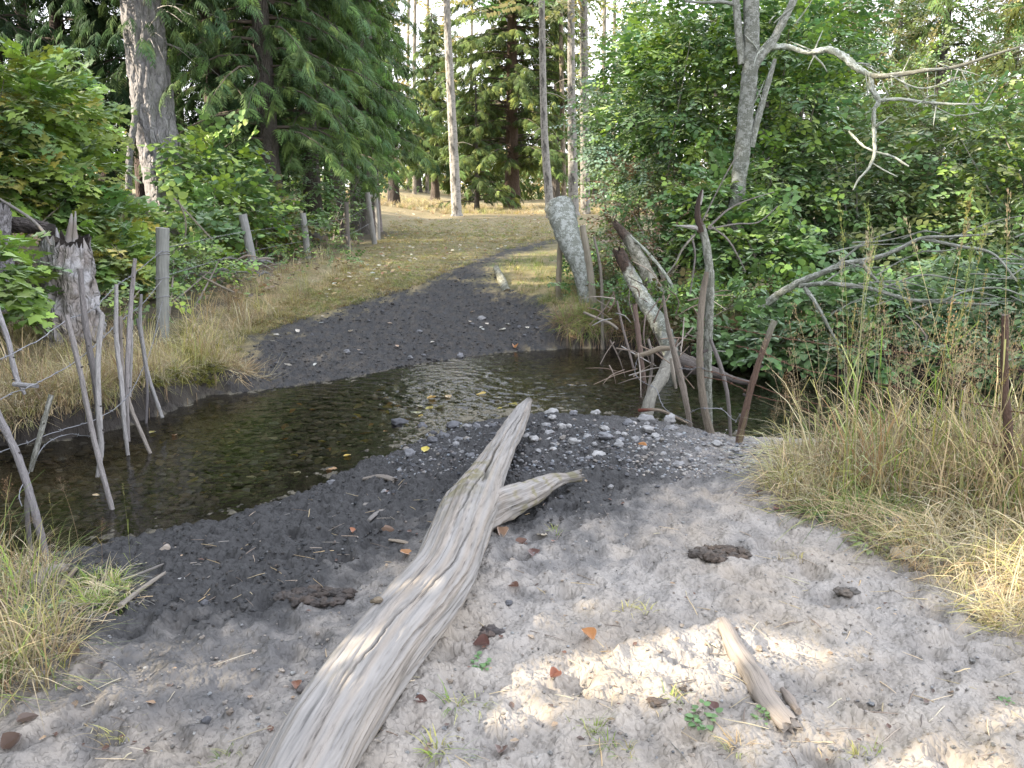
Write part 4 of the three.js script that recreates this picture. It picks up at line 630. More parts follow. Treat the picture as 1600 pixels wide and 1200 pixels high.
// right of the crossing
const lich = M.lichen;
stick('fence_stake', 'tall debarked tan stake standing at the right water edge', 'stake', [[1112, 692, 5.9], [1101, 640, 5.9], [1094, 580, 5.92], [1094, 510, 5.95], [1098, 460, 6.0], [1104, 425, 6.0]], [17, 16, 14, 13.5, 13, 10], { ground: 1, col: [0.27, 0.225, 0.17], knots: 2, rough: 0.08 });
{
  const t = stick('dead_sapling', 'dead lichened sapling with splintered top and bare twigs tied to the stake', 'tree', [[1112, 640, 6.25], [1106, 560, 6.2], [1109, 470, 6.15], [1106, 400, 6.1], [1097, 352, 6.1]], [12, 14, 15, 14, 11], { ground: 1, mat: lich, col: [0.336, 0.328, 0.304], ridge: 0.15, partName: 'trunk' });
  const b = (n, p, w, o = {}) => stick(n, null, null, p.map(([x, y]) => [x, y, 6.1]), w, { parent: t, thin: n === 'bare_branch' ? 0.72 : 1, col: [0.4, 0.36, 0.32], ns: 6, ...o });
  b('broken_top', [[1096, 362], [1090, 335], [1092, 312], [1096, 298]], [14, 10, 7, 3], { col: [0.09, 0.06, 0.045], jag: 0.02 });
  b('white_splinter', [[1096, 358], [1075, 354], [1057, 353]], [9, 6, 2], { col: [0.6, 0.57, 0.52] }); b('white_splinter', [[1094, 320], [1097, 305], [1098, 297]], [5, 4, 2], { col: [0.62, 0.58, 0.52] });
  b('bare_branch', [[1106, 356], [1140, 326], [1170, 312], [1210, 300]], [5, 4, 3, 2]); b('bare_branch', [[1106, 358], [1150, 350], [1185, 347], [1215, 322]], [4, 3.5, 3, 2]);
  b('bare_branch', [[1108, 352], [1135, 372], [1152, 398], [1165, 425]], [4, 4, 3, 2]); b('bare_branch', [[1086, 366], [1066, 390], [1055, 412], [1037, 434]], [6, 5, 4, 2], { mat: lich });
  b('bare_branch', [[1080, 368], [1086, 395], [1084, 420], [1078, 460]], [5, 4, 4, 3]); b('bare_branch', [[1098, 345], [1120, 300], [1140, 262], [1158, 232]], [4, 3, 3, 2]);
}
{ const t = stick('fence_stake', 'reddish brown stake leaning right with sawn pale top and barbed wires', 'stake', [[1152, 712, 5.45], [1160, 665, 5.45], [1170, 620, 5.45], [1187, 562, 5.45], [1210, 501, 5.45]], [15, 16, 13, 12, 12.5], { ground: 1, col: [0.2, 0.13, 0.095], cap: [0.55, 0.5, 0.42], knots: 3, colorFn: (q, l) => mixc([0.19, 0.12, 0.085], [0.3, 0.29, 0.22], sst(0.7, 0.9, l)) });
  stick('split_piece', null, null, [[1153, 716, 5.35], [1158, 680, 5.37], [1168, 640, 5.4]], [6, 7, 3], { parent: t, ground: 1, col: [0.256, 0.184, 0.104] }); }
stick('thin_stake', 'thin curved grey stake between the tall stake and reddish stake', 'stake', [[1142, 690, 5.85], [1137, 620, 5.9], [1125, 570, 5.95], [1110, 530, 6.0]], [7, 8, 8.5, 6], { ground: 1, col: [0.25, 0.22, 0.2] });
stick('fence_stake', 'weathered rusty looking post among the tall grass, rightmost', 'fence post', [[1584, 778, 3.95], [1576, 690, 3.97], [1570, 600, 4.0], [1570, 492, 4.0]], [17, 16, 14, 12], { ground: 1, col: [0.17, 0.105, 0.075], cap: [0.3, 0.24, 0.2], ridge: 0.2 });
stick('leaning_stick', 'split weathered stick leaning over the water, left of the tall stake', 'stick', [[1081, 668, 6.3], [1072, 630, 6.35], [1060, 575, 6.45], [1048, 530, 6.5], [1040, 490, 6.55], [1036, 462, 6.6]], [9, 13, 15, 11, 8, 6], { ground: 1, col: [0.288, 0.240, 0.192], ridge: 0.3, cap: [0.4, 0.35, 0.3] });
stick('driftwood_piece', 'thick weathered branch end resting in the water by the stones', 'driftwood', [[1010, 650, 6.8], [1018, 618, 6.9], [1036, 585, 7.1], [1052, 545, 7.3]], [22, 21, 22, 18], { col: [0.288, 0.272, 0.224], ridge: 0.2, ns: 16, cap: [0.28, 0.22, 0.15] });
stick('driftwood_piece', 'crooked tan branch stub lying across the jumble above the water', 'driftwood', [[992, 556, 7.2], [1012, 552, 7.2], [1030, 545, 7.2], [1046, 544, 7.2]], [6, 9, 10, 8], { col: [0.304, 0.248, 0.176], ridge: 0.2 });
stick('driftwood_piece', 'dark waterlogged trunk under the bank behind the stakes', 'driftwood', [[1066, 566, 7.6], [1110, 580, 7.4], [1150, 594, 7.2], [1178, 600, 7.1]], [34, 20, 11, 8], { col: [0.13, 0.11, 0.095], ridge: 0.2, ns: 14 });
stick('driftwood_piece', 'small broken prongs sticking out of the driftwood jumble', 'driftwood', [[1056, 607, 6.9], [1052, 585, 6.9], [1050, 560, 6.95]], [5, 7, 8], { col: [0.4, 0.35, 0.28] });
stick('fallen_twig', 'red tipped bare twig lying on the stones at the shore', 'twig', [[998, 641, 6.5], [1030, 641, 6.4], [1052, 650, 6.3], [1076, 662, 6.2]], [6, 6, 5, 4], { ns: 7, colorFn: (q, l) => mixc([0.22, 0.06, 0.035], [0.360, 0.288, 0.208], sst(0.05, 0.16, l)) });
stick('hanging_root', 'brown upright pole standing in the water below the leaning broken trunks', 'stake', [[1014, 612, 8.0], [1002, 560, 8.1], [997, 520, 8.2], [992, 476, 8.3]], [7, 10, 11, 10], { ground: 1, col: [0.19, 0.13, 0.1] });
stick('hanging_root', 'thin pale stick dangling over the water from the bank brambles', 'stick', [[990, 576, 7.9], [982, 545, 8.0], [973, 512, 8.1], [964, 470, 8.2]], [4.5, 5, 5, 4], { col: [0.256, 0.208, 0.176] });
stick('hanging_root', 'slender twig hanging beside the driftwood in front of dark water', 'twig', [[1011, 618, 7.3], [1017, 585, 7.4], [1019, 555, 7.4], [1013, 530, 7.5]], [4.5, 5, 5, 4], { col: [0.288, 0.248, 0.208] });
stick('dead_branch', 'bleached short branch poking from the bank roots', 'branch', [[912, 488, 9.4], [935, 498, 9.3], [955, 506, 9.2], [965, 514, 9.1]], [4, 5, 5, 4], { col: [0.336, 0.288, 0.224] });
// the leaning trunks on the right bank
stick('leaning_stump', 'fat sawn off trunk leaning left, crusted with pale lichen', 'stump', [[918, 458, 10.6], [908, 424, 10.7], [890, 376, 10.9], [874, 322, 11.3]], [24, 27, 37, 46], { mat: lich, col: [0.344, 0.344, 0.336], cap: [0.27, 0.2, 0.14], ns: 36, ridge: 0.06, rough: 0.06, ground: 1, partName: 'trunk' });
stick('snag', 'front leaning broken trunk with dark red rotten top', 'stump', [[1062, 575, 9.0], [1040, 525, 9.1], [1012, 478, 9.2], [990, 440, 9.35], [966, 392, 9.5]], [30, 28, 25, 22, 19], { mat: lich, ns: 24, ridge: 0.12, jag: 0.08, ground: 1, cap: [0.06, 0.032, 0.022], partName: 'trunk', colorFn: (q, l, a, t) => mixc([0.320, 0.320, 0.304], [0.06, 0.036, 0.026], sst(0.80, 0.87, t + 0.05 * n3(q.x * 9, q.y * 9, q.z * 9))) });
stick('snag', 'rear leaning broken trunk with torn tip just behind the front one', 'stump', [[1062, 500, 9.9], [1030, 462, 9.9], [1004, 412, 10], [982, 375, 10.1], [960, 348, 10.2]], [25, 24, 22, 18, 9], { mat: lich, ns: 24, ridge: 0.12, jag: 0.1, ground: 1, cap: [0.07, 0.04, 0.03], partName: 'trunk', colorFn: (q, l, a, t) => mixc([0.288, 0.264, 0.232], [0.07, 0.045, 0.033], sst(0.78, 0.86, t + 0.05 * n3(q.x * 9, q.y * 9, q.z * 9))) });
stick('fence_post', 'slim pale post just right of the fat lichened leaning trunk', 'fence post', [[929, 472, 10.2], [920, 410, 10.2], [910, 352, 10.2]], [12, 11, 10], { mat: M.wood, col: [0.3, 0.27, 0.21], ground: 1, partName: 'post' });
stick('fence_post', 'short thin post in front of the fat lichened leaning trunk', 'fence post', [[872, 442, 11], [874, 410, 11], [876, 378, 11]], [10, 9.5, 9], { mat: M.wood, col: [0.3, 0.26, 0.19], ground: 1, partName: 'post' });
stick('dead_branch', 'thin upright bare branch between the slim post and broken trunks', 'branch', [[944, 470, 9.8], [938, 420, 9.9], [928, 370, 10]], [6, 5, 4], { ground: 1, col: [0.264, 0.232, 0.184] });
stick('dead_branch', 'thin lichened branch slanting behind the broken trunks', 'branch', [[1066, 478, 10], [1040, 430, 10], [1012, 395, 10], [985, 368, 10]], [7, 6, 5, 3], { mat: lich, col: [0.5, 0.5, 0.47], knots: 4 });
stick('meadow_log', 'short mossy log end lying beside the black path', 'log', [[792, 458, 11.6], [785, 440, 12], [775, 419, 12.5]], [15, 14, 10], { ns: 14, mat: lich, col: [0.288, 0.272, 0.232], cap: [0.25, 0.2, 0.15] });
{ const p0 = pt(1030, 570, 7.6), t = thing('twig_tangle', 'tangle of thin dead twigs and roots caught at the foot of the leaning snags', 'twigs', p0), mb = new MB();
  for (let i = 0; i < 60; i++) { const x = rnd(945, 1110), y = rnd(445, 590), dd = rnd(7.4, 9.2) - (y > 540 ? 0.5 : 0), a = rnd(6.283), l = rnd(20, 75), P = [pt(x, y, dd), pt(x + Math.cos(a) * l * 0.5 + rnd(-8, 8), y + Math.sin(a) * l * 0.5, dd - 0.06), pt(x + Math.cos(a) * l, y + Math.sin(a) * l + 6, dd - rnd(0, 0.3))]; if (P.some((p) => p.y < W - 0.05)) continue; tube(mb, P, [pxw(2.3, dd) / 2, pxw(2.1, dd) / 2, pxw(1, dd) / 2].map((r) => r * rnd(0.6, 1.3)), { ns: 5, step: 0.06, color: tint(pick([[0.2, 0.155, 0.12], [0.3, 0.26, 0.22], [0.14, 0.1, 0.08]]), 0.3) }); }
  part('twigs', local(mb.geo(), p0), M.dead, t).userData.kind = 'stuff'; }
// the lichened tree and its branches
{
  const D = 10.6, b0 = pt(1150, 330, D), base = onG(b0.x, b0.z, -0.05), t = thing('alder_tree', 'grey alder with lichen crusted branch reaching right and drooping', 'tree', base);
  const b = (n, p, w, o = {}) => stick(n, null, null, p.map(([x, y, d]) => [x, y, d ?? D]), w, { parent: t, mat: lich, col: [0.336, 0.328, 0.312], ns: 12, step: 0.05, ...o });
  b('trunk', [[1148, 470], [1150, 330], [1157, 262], [1161, 220], [1166, 168], [1172, 110], [1174, 45], [1172, -60], [1168, -260]], [30, 26, 23, 23, 23, 24, 23, 21, 14], { ns: 28, ridge: 0.06, mat: lich, col: [0.272, 0.268, 0.256] });
  b('limb', [[1176, 105], [1190, 86], [1205, 68], [1222, 36], [1242, -4], [1262, -60]], [17, 14, 13, 12, 11, 8]); b('limb', [[1174, 230], [1180, 200], [1190, 165], [1201, 126], [1211, 92]], [11, 11, 10, 9, 6]);
  b('limb', [[1160, 100], [1154, 50], [1150, 0], [1146, -40]], [12, 12, 11, 9]); b('limb', [[1157, 10], [1130, 3], [1100, 4], [1070, 2]], [6, 5, 4, 3]);
  const WL = [0.58, 0.58, 0.55], o = { col: WL, rough: 0.36, step: 0.02, ns: 10, thin: 0.8 };
  b('drooping_branch', [[1178, 92], [1196, 77], [1226, 73], [1262, 82, 10.4], [1296, 78, 10.3], [1320, 90, 10.2], [1340, 107, 10.1], [1362, 118, 10]], [12, 12, 11, 9, 12, 15, 13, 9], o);
  b('drooping_branch', [[1360, 117, 10], [1363, 140, 10], [1373, 158, 10], [1366, 172, 10], [1366, 212, 10], [1366, 242, 10], [1356, 264, 10], [1341, 281, 10], [1333, 297, 10]], [9, 10, 10, 7, 7, 6, 5, 4, 2.5], o);
  b('drooping_branch', [[1372, 157, 10], [1400, 155, 9.9], [1450, 160, 9.8], [1500, 163, 9.7], [1532, 162, 9.7]], [8, 6, 5, 4, 2.5], o);
  b('dark_twig', [[1360, 118, 10], [1384, 119, 9.9], [1408, 116, 9.9], [1440, 111, 9.8], [1490, 105, 9.7], [1545, 88, 9.6], [1610, 68, 9.5]], [8, 8, 8, 6, 5, 4, 3], { col: [0.3, 0.28, 0.25], step: 0.03 });
  for (const [p, w] of [[[[1270, 86], [1285, 100], [1292, 112]], [5, 3, 2]], [[[1406, 117, 9.9], [1416, 135, 9.9], [1420, 142, 9.9]], [5, 4, 2]], [[[1363, 255, 10], [1385, 268, 10], [1402, 276, 10]], [3, 3, 2]], [[[1520, 163, 9.7], [1530, 172, 9.7], [1545, 168, 9.7]], [3, 2, 2]], [[[1326, 205, 10.3], [1345, 225, 10.2], [1362, 235, 10.1], [1395, 245, 10.1], [1420, 260, 10]], [4, 5, 4, 5, 3]], [[[1450, 160, 9.8], [1490, 180, 9.8], [1530, 176, 9.8]], [3, 2, 2]], [[[1390, 118, 9.9], [1440, 138, 9.8], [1500, 120, 9.8]], [3, 3, 2]]]) b('small_twig', p, w, { ...o, ns: 6 });
  for (let i = 0; i < 34; i++) { const s = [[1200, 78, 10.5], [1262, 82, 10.4], [1330, 98, 10.2], [1366, 200, 10], [1366, 150, 10], [1440, 159, 9.8], [1500, 104, 9.7], [1408, 116, 9.9], [1222, 36, 10.6], [1190, 165, 10.6], [1480, 108, 9.7], [1530, 162, 9.7]][i % 12], a = rnd(6.283), l = rnd(14, 46), x = s[0] + rnd(-25, 25) * (i % 12 === 3 ? 0 : 1); b('small_twig', [[x, s[1], s[2]], [x + Math.cos(a) * l * 0.5, s[1] + Math.sin(a) * l * 0.5 + rnd(-4, 4), s[2] - 0.05], [x + Math.cos(a) * l, s[1] + Math.sin(a) * l, s[2] - rnd(-0.1, 0.2)]], [2.6, 2, 1], { ...o, ns: 5, thin: 1 }); }
}
{
  const t = stick('fallen_branch', 'long fallen lichened branch fanning out above the dark water on the right', 'branch', [[1188, 482, 8.9], [1232, 450, 8.7], [1290, 424, 8.5], [1320, 412, 8.4], [1360, 405, 8.3], [1398, 392, 8.2], [1440, 372, 8.1], [1480, 370, 8], [1550, 366, 7.9]], [14, 12, 10, 8.5, 7.5, 6, 5, 4.5, 3], { mat: lich, col: [0.352, 0.344, 0.320], rough: 0.2, partName: 'main_limb' });
  const b = (p, w) => stick('side_branch', null, null, p.map(([x, y, d]) => [x, y, d ?? 8.3]), w, { parent: t, mat: lich, col: [0.368, 0.360, 0.336], ns: 8, rough: 0.25 });
  b([[1250, 447, 8.6], [1290, 443], [1340, 447], [1375, 455], [1420, 468], [1470, 472], [1560, 477, 8.0]], [8, 8, 7, 6, 6, 5, 3]); b([[1258, 450, 8.5], [1275, 475], [1290, 503], [1308, 535]], [8, 7, 6, 4]);
  b([[1345, 410], [1362, 430], [1378, 444], [1410, 455]], [8, 6, 4, 2]); b([[1440, 373, 8.1], [1500, 385, 8.0], [1550, 396, 8.0], [1590, 440, 7.8]], [5, 5, 4, 3]); b([[1470, 472, 8.1], [1510, 455, 8.0], [1560, 450, 8.0], [1600, 462, 7.9]], [4, 4, 3, 2]); b([[1380, 450, 8.2], [1440, 430, 8.1], [1510, 440, 8.0]], [3, 3, 2]); b([[1300, 420, 8.5], [1350, 380, 8.4], [1400, 360, 8.3]], [4, 3, 2]);
  for (let i = 0; i < 26; i++) { const x = rnd(1270, 1590), y = rnd(370, 500), l = rnd(40, 150), a = rnd(-0.5, 0.4); b([[x, y, 8.4 - rnd(0, 0.4)], [x + l * 0.5 * Math.cos(a), y + l * 0.5 * Math.sin(a) + rnd(-10, 10), 8.3], [x + l * Math.cos(a), y + l * Math.sin(a), 8.2]], [2.6, 2.2, 1.2]); }
}
// on the left bank
R = rng(717);
{
  const D = 8.3, p0 = pt(108, 486, D), base = onG(p0.x, p0.z, -0.1), t = thing('broken_stump', 'broken grey tree stump with a tall jagged shard, left of the fence', 'stump', base), mb = new MB();
  const P = (px, py) => pt(px, py, D), rr = pxw(86, D) / 2, c = (q) => mixc([0.47, 0.455, 0.455], [0.33, 0.29, 0.26], clamp(0.5 + n3(q.x * 4, q.y * 3, q.z * 4)));
  tube(mb, [V(p0.x, base.y - 0.1, p0.z), P(106, 455), P(104, 410), P(106, 378)], [rr * 1.25, rr * 1.06, rr * 0.98, rr * 0.82], { ns: 60, step: 0.02, rough: 0.09, freq: 3, ridge: 0.3, jag: 0.14, colorFn: c, uvl: 0.6, seed: 2, capColor: [0.1, 0.075, 0.055] });
  part('trunk', local(mb.geo(), base), M.bark, t);
  for (const pp of [[[105, 400, 14], [110, 360, 11], [112, 334, 3]], [[117, 400, 10], [117, 362, 8], [118, 330, 2]], [[92, 395, 12], [90, 372, 7], [88, 356, 2]], [[130, 405, 10], [129, 385, 7], [130, 372, 2]], [[80, 400, 10], [82, 380, 6], [80, 370, 2]]]) { const s = new MB(); tube(s, pp.map(([x, y]) => P(x, y)), pp.map((q) => pxw(q[2], D) / 2), { ns: 9, step: 0.02, rough: 0.2, ridge: 0.25, colorFn: c }); part('shard', local(s.geo(), base), M.wood, t); }
}
stick('old_stump', 'weathered stump cut off by the left edge of the picture', 'stump', [[-6, 400, 9.2], [-4, 360, 9.2], [-2, 322, 9.2]], [48, 40, 34], { mat: M.bark, ns: 30, ridge: 0.25, col: [0.3, 0.28, 0.28], ground: 1, jag: 0.08 });
stick('fallen_branch', 'bare curved branch leaning on the broken stump from the left', 'branch', [[-20, 300, 8.4], [22, 325, 8.2], [48, 342, 8.1], [68, 362, 8.0], [80, 384, 7.95]], [4, 5, 5.5, 5, 4], { col: [0.336, 0.304, 0.272] });
stick('fallen_branch', 'dark log lying behind the broken stump', 'log', [[-10, 352, 9.5], [40, 352, 9.4], [80, 358, 9.3]], [26, 24, 20], { col: [0.12, 0.1, 0.09], mat: M.bark, ns: 14 });
stick('fallen_log', 'grey fallen log behind the pale third post', 'log', [[412, 352, 16], [440, 352, 16], [478, 362, 15.7], [508, 375, 15.4]], [7, 13, 14, 15], { col: [0.264, 0.252, 0.248], mat: M.wood, ns: 16, ridge: 0.15, cap: [0.2, 0.16, 0.12] });
stick('fallen_branch', 'dark branch rising behind the fallen grey log', 'branch', [[430, 342, 17], [452, 328, 17], [474, 314, 17]], [5, 7, 6], { col: [0.2, 0.18, 0.17], mat: M.bark });
stick('fallen_log', 'mossy log at the foot of the big fir', 'log', [[268, 300, 15.5], [295, 298, 15.5], [330, 304, 15.4]], [14, 15, 14], { col: [0.2, 0.19, 0.16], mat: lich, ns: 14 });
stick('leaning_snag', 'slim grey stem leaning against the furrowed fir from the left', 'tree', [[196, 330, 14.5], [203, 240, 14.7], [216, 160, 14.9], [228, 80, 15.2], [236, 0, 15.4]], [10, 10, 10, 9, 8], { mat: M.bark, col: [0.3, 0.29, 0.28], ground: 1, ns: 12 });
stick('fallen_branch', 'straw coloured stick on the dry grass right of the wrapped post', 'stick', [[316, 433, 10.4], [342, 446, 10.2], [366, 457, 10]], [4, 5, 4], { col: [0.360, 0.304, 0.224] });
{
  const b = G(325, 425), t = thing('brush_pile', 'heap of dead grey sticks on the bank behind the wrapped post', 'brush pile', b);
  for (let i = 0; i < 34; i++) { const px = rnd(275, 420), py = rnd(395, 445), d = rnd(10.6, 12.6), a = rnd(-0.5, 0.5), l = rnd(14, 55), p = pt(px, py, d); p.y = Math.max(ground(p.x, p.z) + 0.04, Math.min(p.y, ground(p.x, p.z) + 0.25)); const q = p.clone().add(V(pxw(l, d) * Math.cos(a), pxw(l, d) * Math.sin(a) * 0.6, rnd(-0.2, 0.2))), s = new MB(); tube(s, [p, p.clone().lerp(q, 0.5).add(V(0, rnd(0, 0.05), 0)), q], [0.012, rnd(0.012, 0.022), 0.006], { ns: 6, step: 0.06, color: tint([0.3, 0.27, 0.25], 0.4) }); part('dead_stick', local(s.geo(), b), M.barkFine, t); }
}
// bare twigs around the bank
[[[278, 312, 12], [290, 345, 12], [286, 380, 12], [262, 405, 12], 'forked bare twig under the furrowed fir'], [[272, 310, 12.1], [300, 340, 12], [320, 362, 12], [332, 375, 12], 'arching bare twig right of the forked twig']].forEach(([a, b, c, d, l]) => stick('bare_twig', l, 'twig', [a, b, c, d], [3, 3, 3, 2], { col: [0.336, 0.288, 0.224], ns: 6 }));

// ---------------------------------------------------------------- barbed wire
function wire(label, pts, mat = M.wire, r = 0.0028) {
  const P = pts.map((p) => p.isVector3 ? p : pt(...p)), base = P[0].clone(), t = thing('barbed_wire', label, 'wire', base), mb = new MB(), bb = new MB(), c = new THREE.CatmullRomCurve3(P), len = c.getLength(), n = Math.ceil(len / 0.05);
  const w = []; for (let i = 0; i <= n; i++) w.push(c.getPointAt(i / n).add(V(0, 0.006 * n2(i * 0.4, base.x * 9), 0.004 * n2(i * 0.4, 7))));
  tube(mb, w, w.map(() => r), { ns: 5, step: 0.04, rough: 0 });
  for (let l = 0.05; l < len; l += 0.13) { const p = c.getPointAt(l / len); for (let k = 0; k < 2; k++) { const d = V(rnd(-1, 1), rnd(-1, 1), rnd(-1, 1)).normalize().multiplyScalar(0.016); tube(bb, [p.clone().sub(d), p.clone().add(d)], [r * 0.55, r * 0.55], { ns: 4, step: 0.05, rough: 0 }); } tube(bb, [p.clone().addScaledVector(c.getTangentAt(l / len), -0.006), p.clone().addScaledVector(c.getTangentAt(l / len), 0.006)], [r * 1.8, r * 1.8], { ns: 5, step: 0.02, rough: 0 }); }
  part('strand', local(mb.geo(), base), mat, t); const k = part('barbs', local(bb.geo(), base), mat, t); k.userData.kind = 'stuff'; return t;
}
wire('barbed strand sloping down from the wrapped post past the stick tops', [[254, 391, 8.55], [206, 430, 7.2], [182, 446, 6.6], [140, 487, 5.6], [104, 500, 5.1], [60, 532, 4.75], [0, 562, 4.4], [-120, 640, 3.7]]);
wire('second barbed strand below the top one on the left sticks', [[254, 436, 8.55], [222, 475, 7.2], [190, 500, 6.3], [110, 570, 5.1], [50, 602, 4.8], [0, 625, 4.5], [-120, 720, 3.8]]);
wire('low barbed strand sagging just above the dark water on the left', [[254, 470, 8.55], [226, 570, 6.7], [160, 650, 5.3], [70, 680, 5.0], [20, 700, 4.7], [-60, 720, 4.3]]);
wire('loose wire loop trailing behind the lichen speckled stick', [[150, 682, 5.2], [100, 680, 5.3], [66, 700, 5], [48, 735, 4.9], [30, 770, 4.8], [34, 790, 4.7]]);
wire('fine top wire running along the left posts toward the meadow', [[254, 388, 8.55], [384, 362, 12.8], [475, 350, 15], [542, 340, 17], [577, 322, 18.5]]);
wire('fine lower wire running along the left posts toward the meadow', [[254, 432, 8.55], [391, 393, 12.8], [478, 376, 15], [544, 366, 17], [580, 348, 18.5]]);
wire('rusty top strand from the thicket across the reddish stake to the right post', [[1100, 505, 6.3], [1160, 516, 5.8], [1203, 524, 5.45], [1290, 538, 5.1], [1420, 552, 4.6], [1570, 575, 4.0], [1700, 590, 3.6]], M.rust);
wire('rusty second strand halfway up the reddish stake', [[1150, 540, 5.8], [1190, 551, 5.45], [1260, 578, 5.1], [1400, 605, 4.6], [1570, 640, 4.0], [1700, 665, 3.6]], M.rust);
wire('rusty third strand low on the reddish stake', [[1070, 572, 6.4], [1100, 578, 5.95], [1177, 600, 5.45], [1215, 615, 5.3], [1310, 640, 4.9], [1420, 665, 4.5], [1575, 700, 3.98], [1700, 730, 3.6]], M.rust);
wire('rusty lowest strand crossing the dark water to the tall grass', [[1094, 588, 5.95], [1140, 598, 5.7], [1180, 618, 5.5], [1250, 636, 5.2], [1330, 680, 4.8], [1450, 720, 4.4], [1580, 760, 3.95]], M.rust);
wire('shiny twisted wire looped round the foot of the tall stake', [[1078, 645, 6.0], [1092, 638, 5.9], [1108, 639, 5.84], [1126, 638, 5.85], [1140, 650, 5.75], [1150, 658, 5.6], [1156, 648, 5.5], [1158, 662, 5.45]]);
wire('kinked shiny wire hanging by the thick driftwood branch end', [[996, 560, 7.1], [992, 582, 7.1], [1010, 600, 6.9], [1026, 608, 6.75], [1031, 624, 6.7], [1043, 642, 6.5], [1080, 660, 6.2]]);
wire('wire wrapped across the tall stake at mid height', [[1062, 575, 6.4], [1080, 577, 6.1], [1094, 574, 5.88], [1103, 578, 5.9]]);

// ---------------------------------------------------------------- wood scraps, dung, leaves and stones on the sand
function flatWood(label, pts, w, o = {}) {        // a split piece lying on the ground: [px, py] path
  const P = pts.map(([px, py]) => { const p = G(px, py); p.y = ground(p.x, p.z, false); return p; }), base = P[0].clone(), t = thing(o.name ?? 'wood_scrap', label, 'driftwood', base), mb = new MB();
  const rad = w.map((v, i) => v / F * P[i].distanceTo(camera.position) / 2), L1 = P.map((p) => p.sub(base)); L1.forEach((p, i) => { p.y = 0; });
  tube(mb, L1, rad, { ns: o.ns ?? 18, step: 0.012, rough: 0.1, freq: 7, ridge: 0.25, jag: 0.03, color: o.col ?? [0.288, 0.256, 0.224], cap: o.col, uvl: 0.5, seed: base.x * 5 });
  for (let i = 1; i < mb.p.length; i += 3) mb.p[i] = mb.p[i] * (o.flat ?? 0.55) + ground(base.x + mb.p[i - 1], base.z + mb.p[i + 1], false) - base.y + (o.up ?? rad[1] * 0.35);
  part('plank', mb.geo(), M.wood, t); return t;
}
{ const t = flatWood('split weathered plank lying in the sunlit sand on the right', [[1128, 976], [1150, 1020], [1178, 1070], [1204, 1112], [1234, 1146]], [20, 32, 36, 37, 32], { name: 'split_plank', col: [0.336, 0.288, 0.240], flat: 0.6 });
  const s = new MB(), a = G(1222, 1082), b = G(1246, 1126), k = t.position; tube(s, [a.sub(k).add(V(0, 0.02, 0)), a.clone().lerp(b.sub(k).add(V(0, 0.015, 0)), 0.5), b], [0.008, 0.016, 0.012], { ns: 9, step: 0.01, rough: 0.2, ridge: 0.2, color: [0.336, 0.280, 0.232] }); part('splinter', s.geo(), M.wood, t); }
flatWood('dark flat chip of wood at the waterline left of the log', [[568, 752], [590, 748], [616, 754]], [10, 14, 12], { col: [0.24, 0.21, 0.18] });
flatWood('small grey chip on the black mud left of the log', [[576, 816], [588, 806], [598, 800]], [8, 10, 6], { col: [0.27, 0.25, 0.23] });
flatWood('pale tan chip beside the log, above the orange leaf', [[608, 846], [625, 850], [646, 855]], [6, 9, 7], { col: [0.336, 0.280, 0.216] });
flatWood('long pale stick jutting from the left grass onto the sand', [[188, 954], [222, 930], [256, 906]], [9, 8, 6], { col: [0.336, 0.296, 0.248], flat: 0.9, up: 0.02 });
flatWood('grey weathered chunk half buried in the left grass', [[50, 930], [75, 912], [100, 898]], [26, 30, 22], { col: [0.264, 0.232, 0.200], flat: 0.8, up: 0.03 });
flatWood('dark slat behind the weathered chunk in the left grass', [[26, 908], [66, 898], [108, 884]], [9, 10, 8], { col: [0.2, 0.17, 0.15], flat: 0.8, up: 0.03 });
flatWood('short brown stick right of the weathered chunk', [[92, 930], [108, 914], [120, 900]], [9, 9, 7], { col: [0.28, 0.22, 0.17], flat: 0.8, up: 0.03 });
flatWood('thin grey stick above the long pale stick', [[188, 915], [222, 900], [252, 888]], [5, 5, 4], { col: [0.288, 0.264, 0.240], flat: 0.9, up: 0.012 });
function lump(seed, o = {}) {            // an irregular closed lump, radius about 1
  const g = new THREE.IcosahedronGeometry(1, o.detail ?? 3); g.deleteAttribute('normal'); const p = g.attributes.position, u = g.attributes.uv;
  for (let i = 0; i < p.count; i++) { const x = p.getX(i), y = p.getY(i), z = p.getZ(i), k = 1 + (o.a ?? 0.28) * n3(x * 1.1 + seed, y * 1.1, z * 1.1) + (o.b ?? 0.06) * n3(x * 3 + seed, y * 3, z * 3) + (o.c ?? 0) * n3(x * 7 + seed, y * 7, z * 7); p.setXYZ(i, x * k, y * k, z * k); u.setXY(i, x * 0.25 + z * 0.1 + seed, y * 0.25 + z * 0.15); }
  const n = p.count, c = new Float32Array(n * 3).fill(1); g.setAttribute('color', new THREE.BufferAttribute(c, 3));
  // smooth normals from welded positions
  const map = new Map(), nv = new Float32Array(n * 3), a = V(0, 0, 0), b = V(0, 0, 0), e = V(0, 0, 0), key = (i) => p.getX(i).toFixed(4) + p.getY(i).toFixed(4) + p.getZ(i).toFixed(4);
  for (let i = 0; i < n; i += 3) { a.fromBufferAttribute(p, i); b.fromBufferAttribute(p, i + 1).sub(a); e.fromBufferAttribute(p, i + 2).sub(a); b.cross(e); for (let k = 0; k < 3; k++) { const q = key(i + k); if (!map.has(q)) map.set(q, V(0, 0, 0)); map.get(q).add(b); } }
  for (let i = 0; i < n; i++) { const q = map.get(key(i)).clone().normalize(); nv.set([q.x, q.y, q.z], i * 3); }
  g.setAttribute('normal', new THREE.BufferAttribute(nv, 3)); return g;
}
function paint(g, c) { const a = g.attributes.color; for (let i = 0; i < a.count; i++) a.setXYZ(i, c[0], c[1], c[2]); return g; }
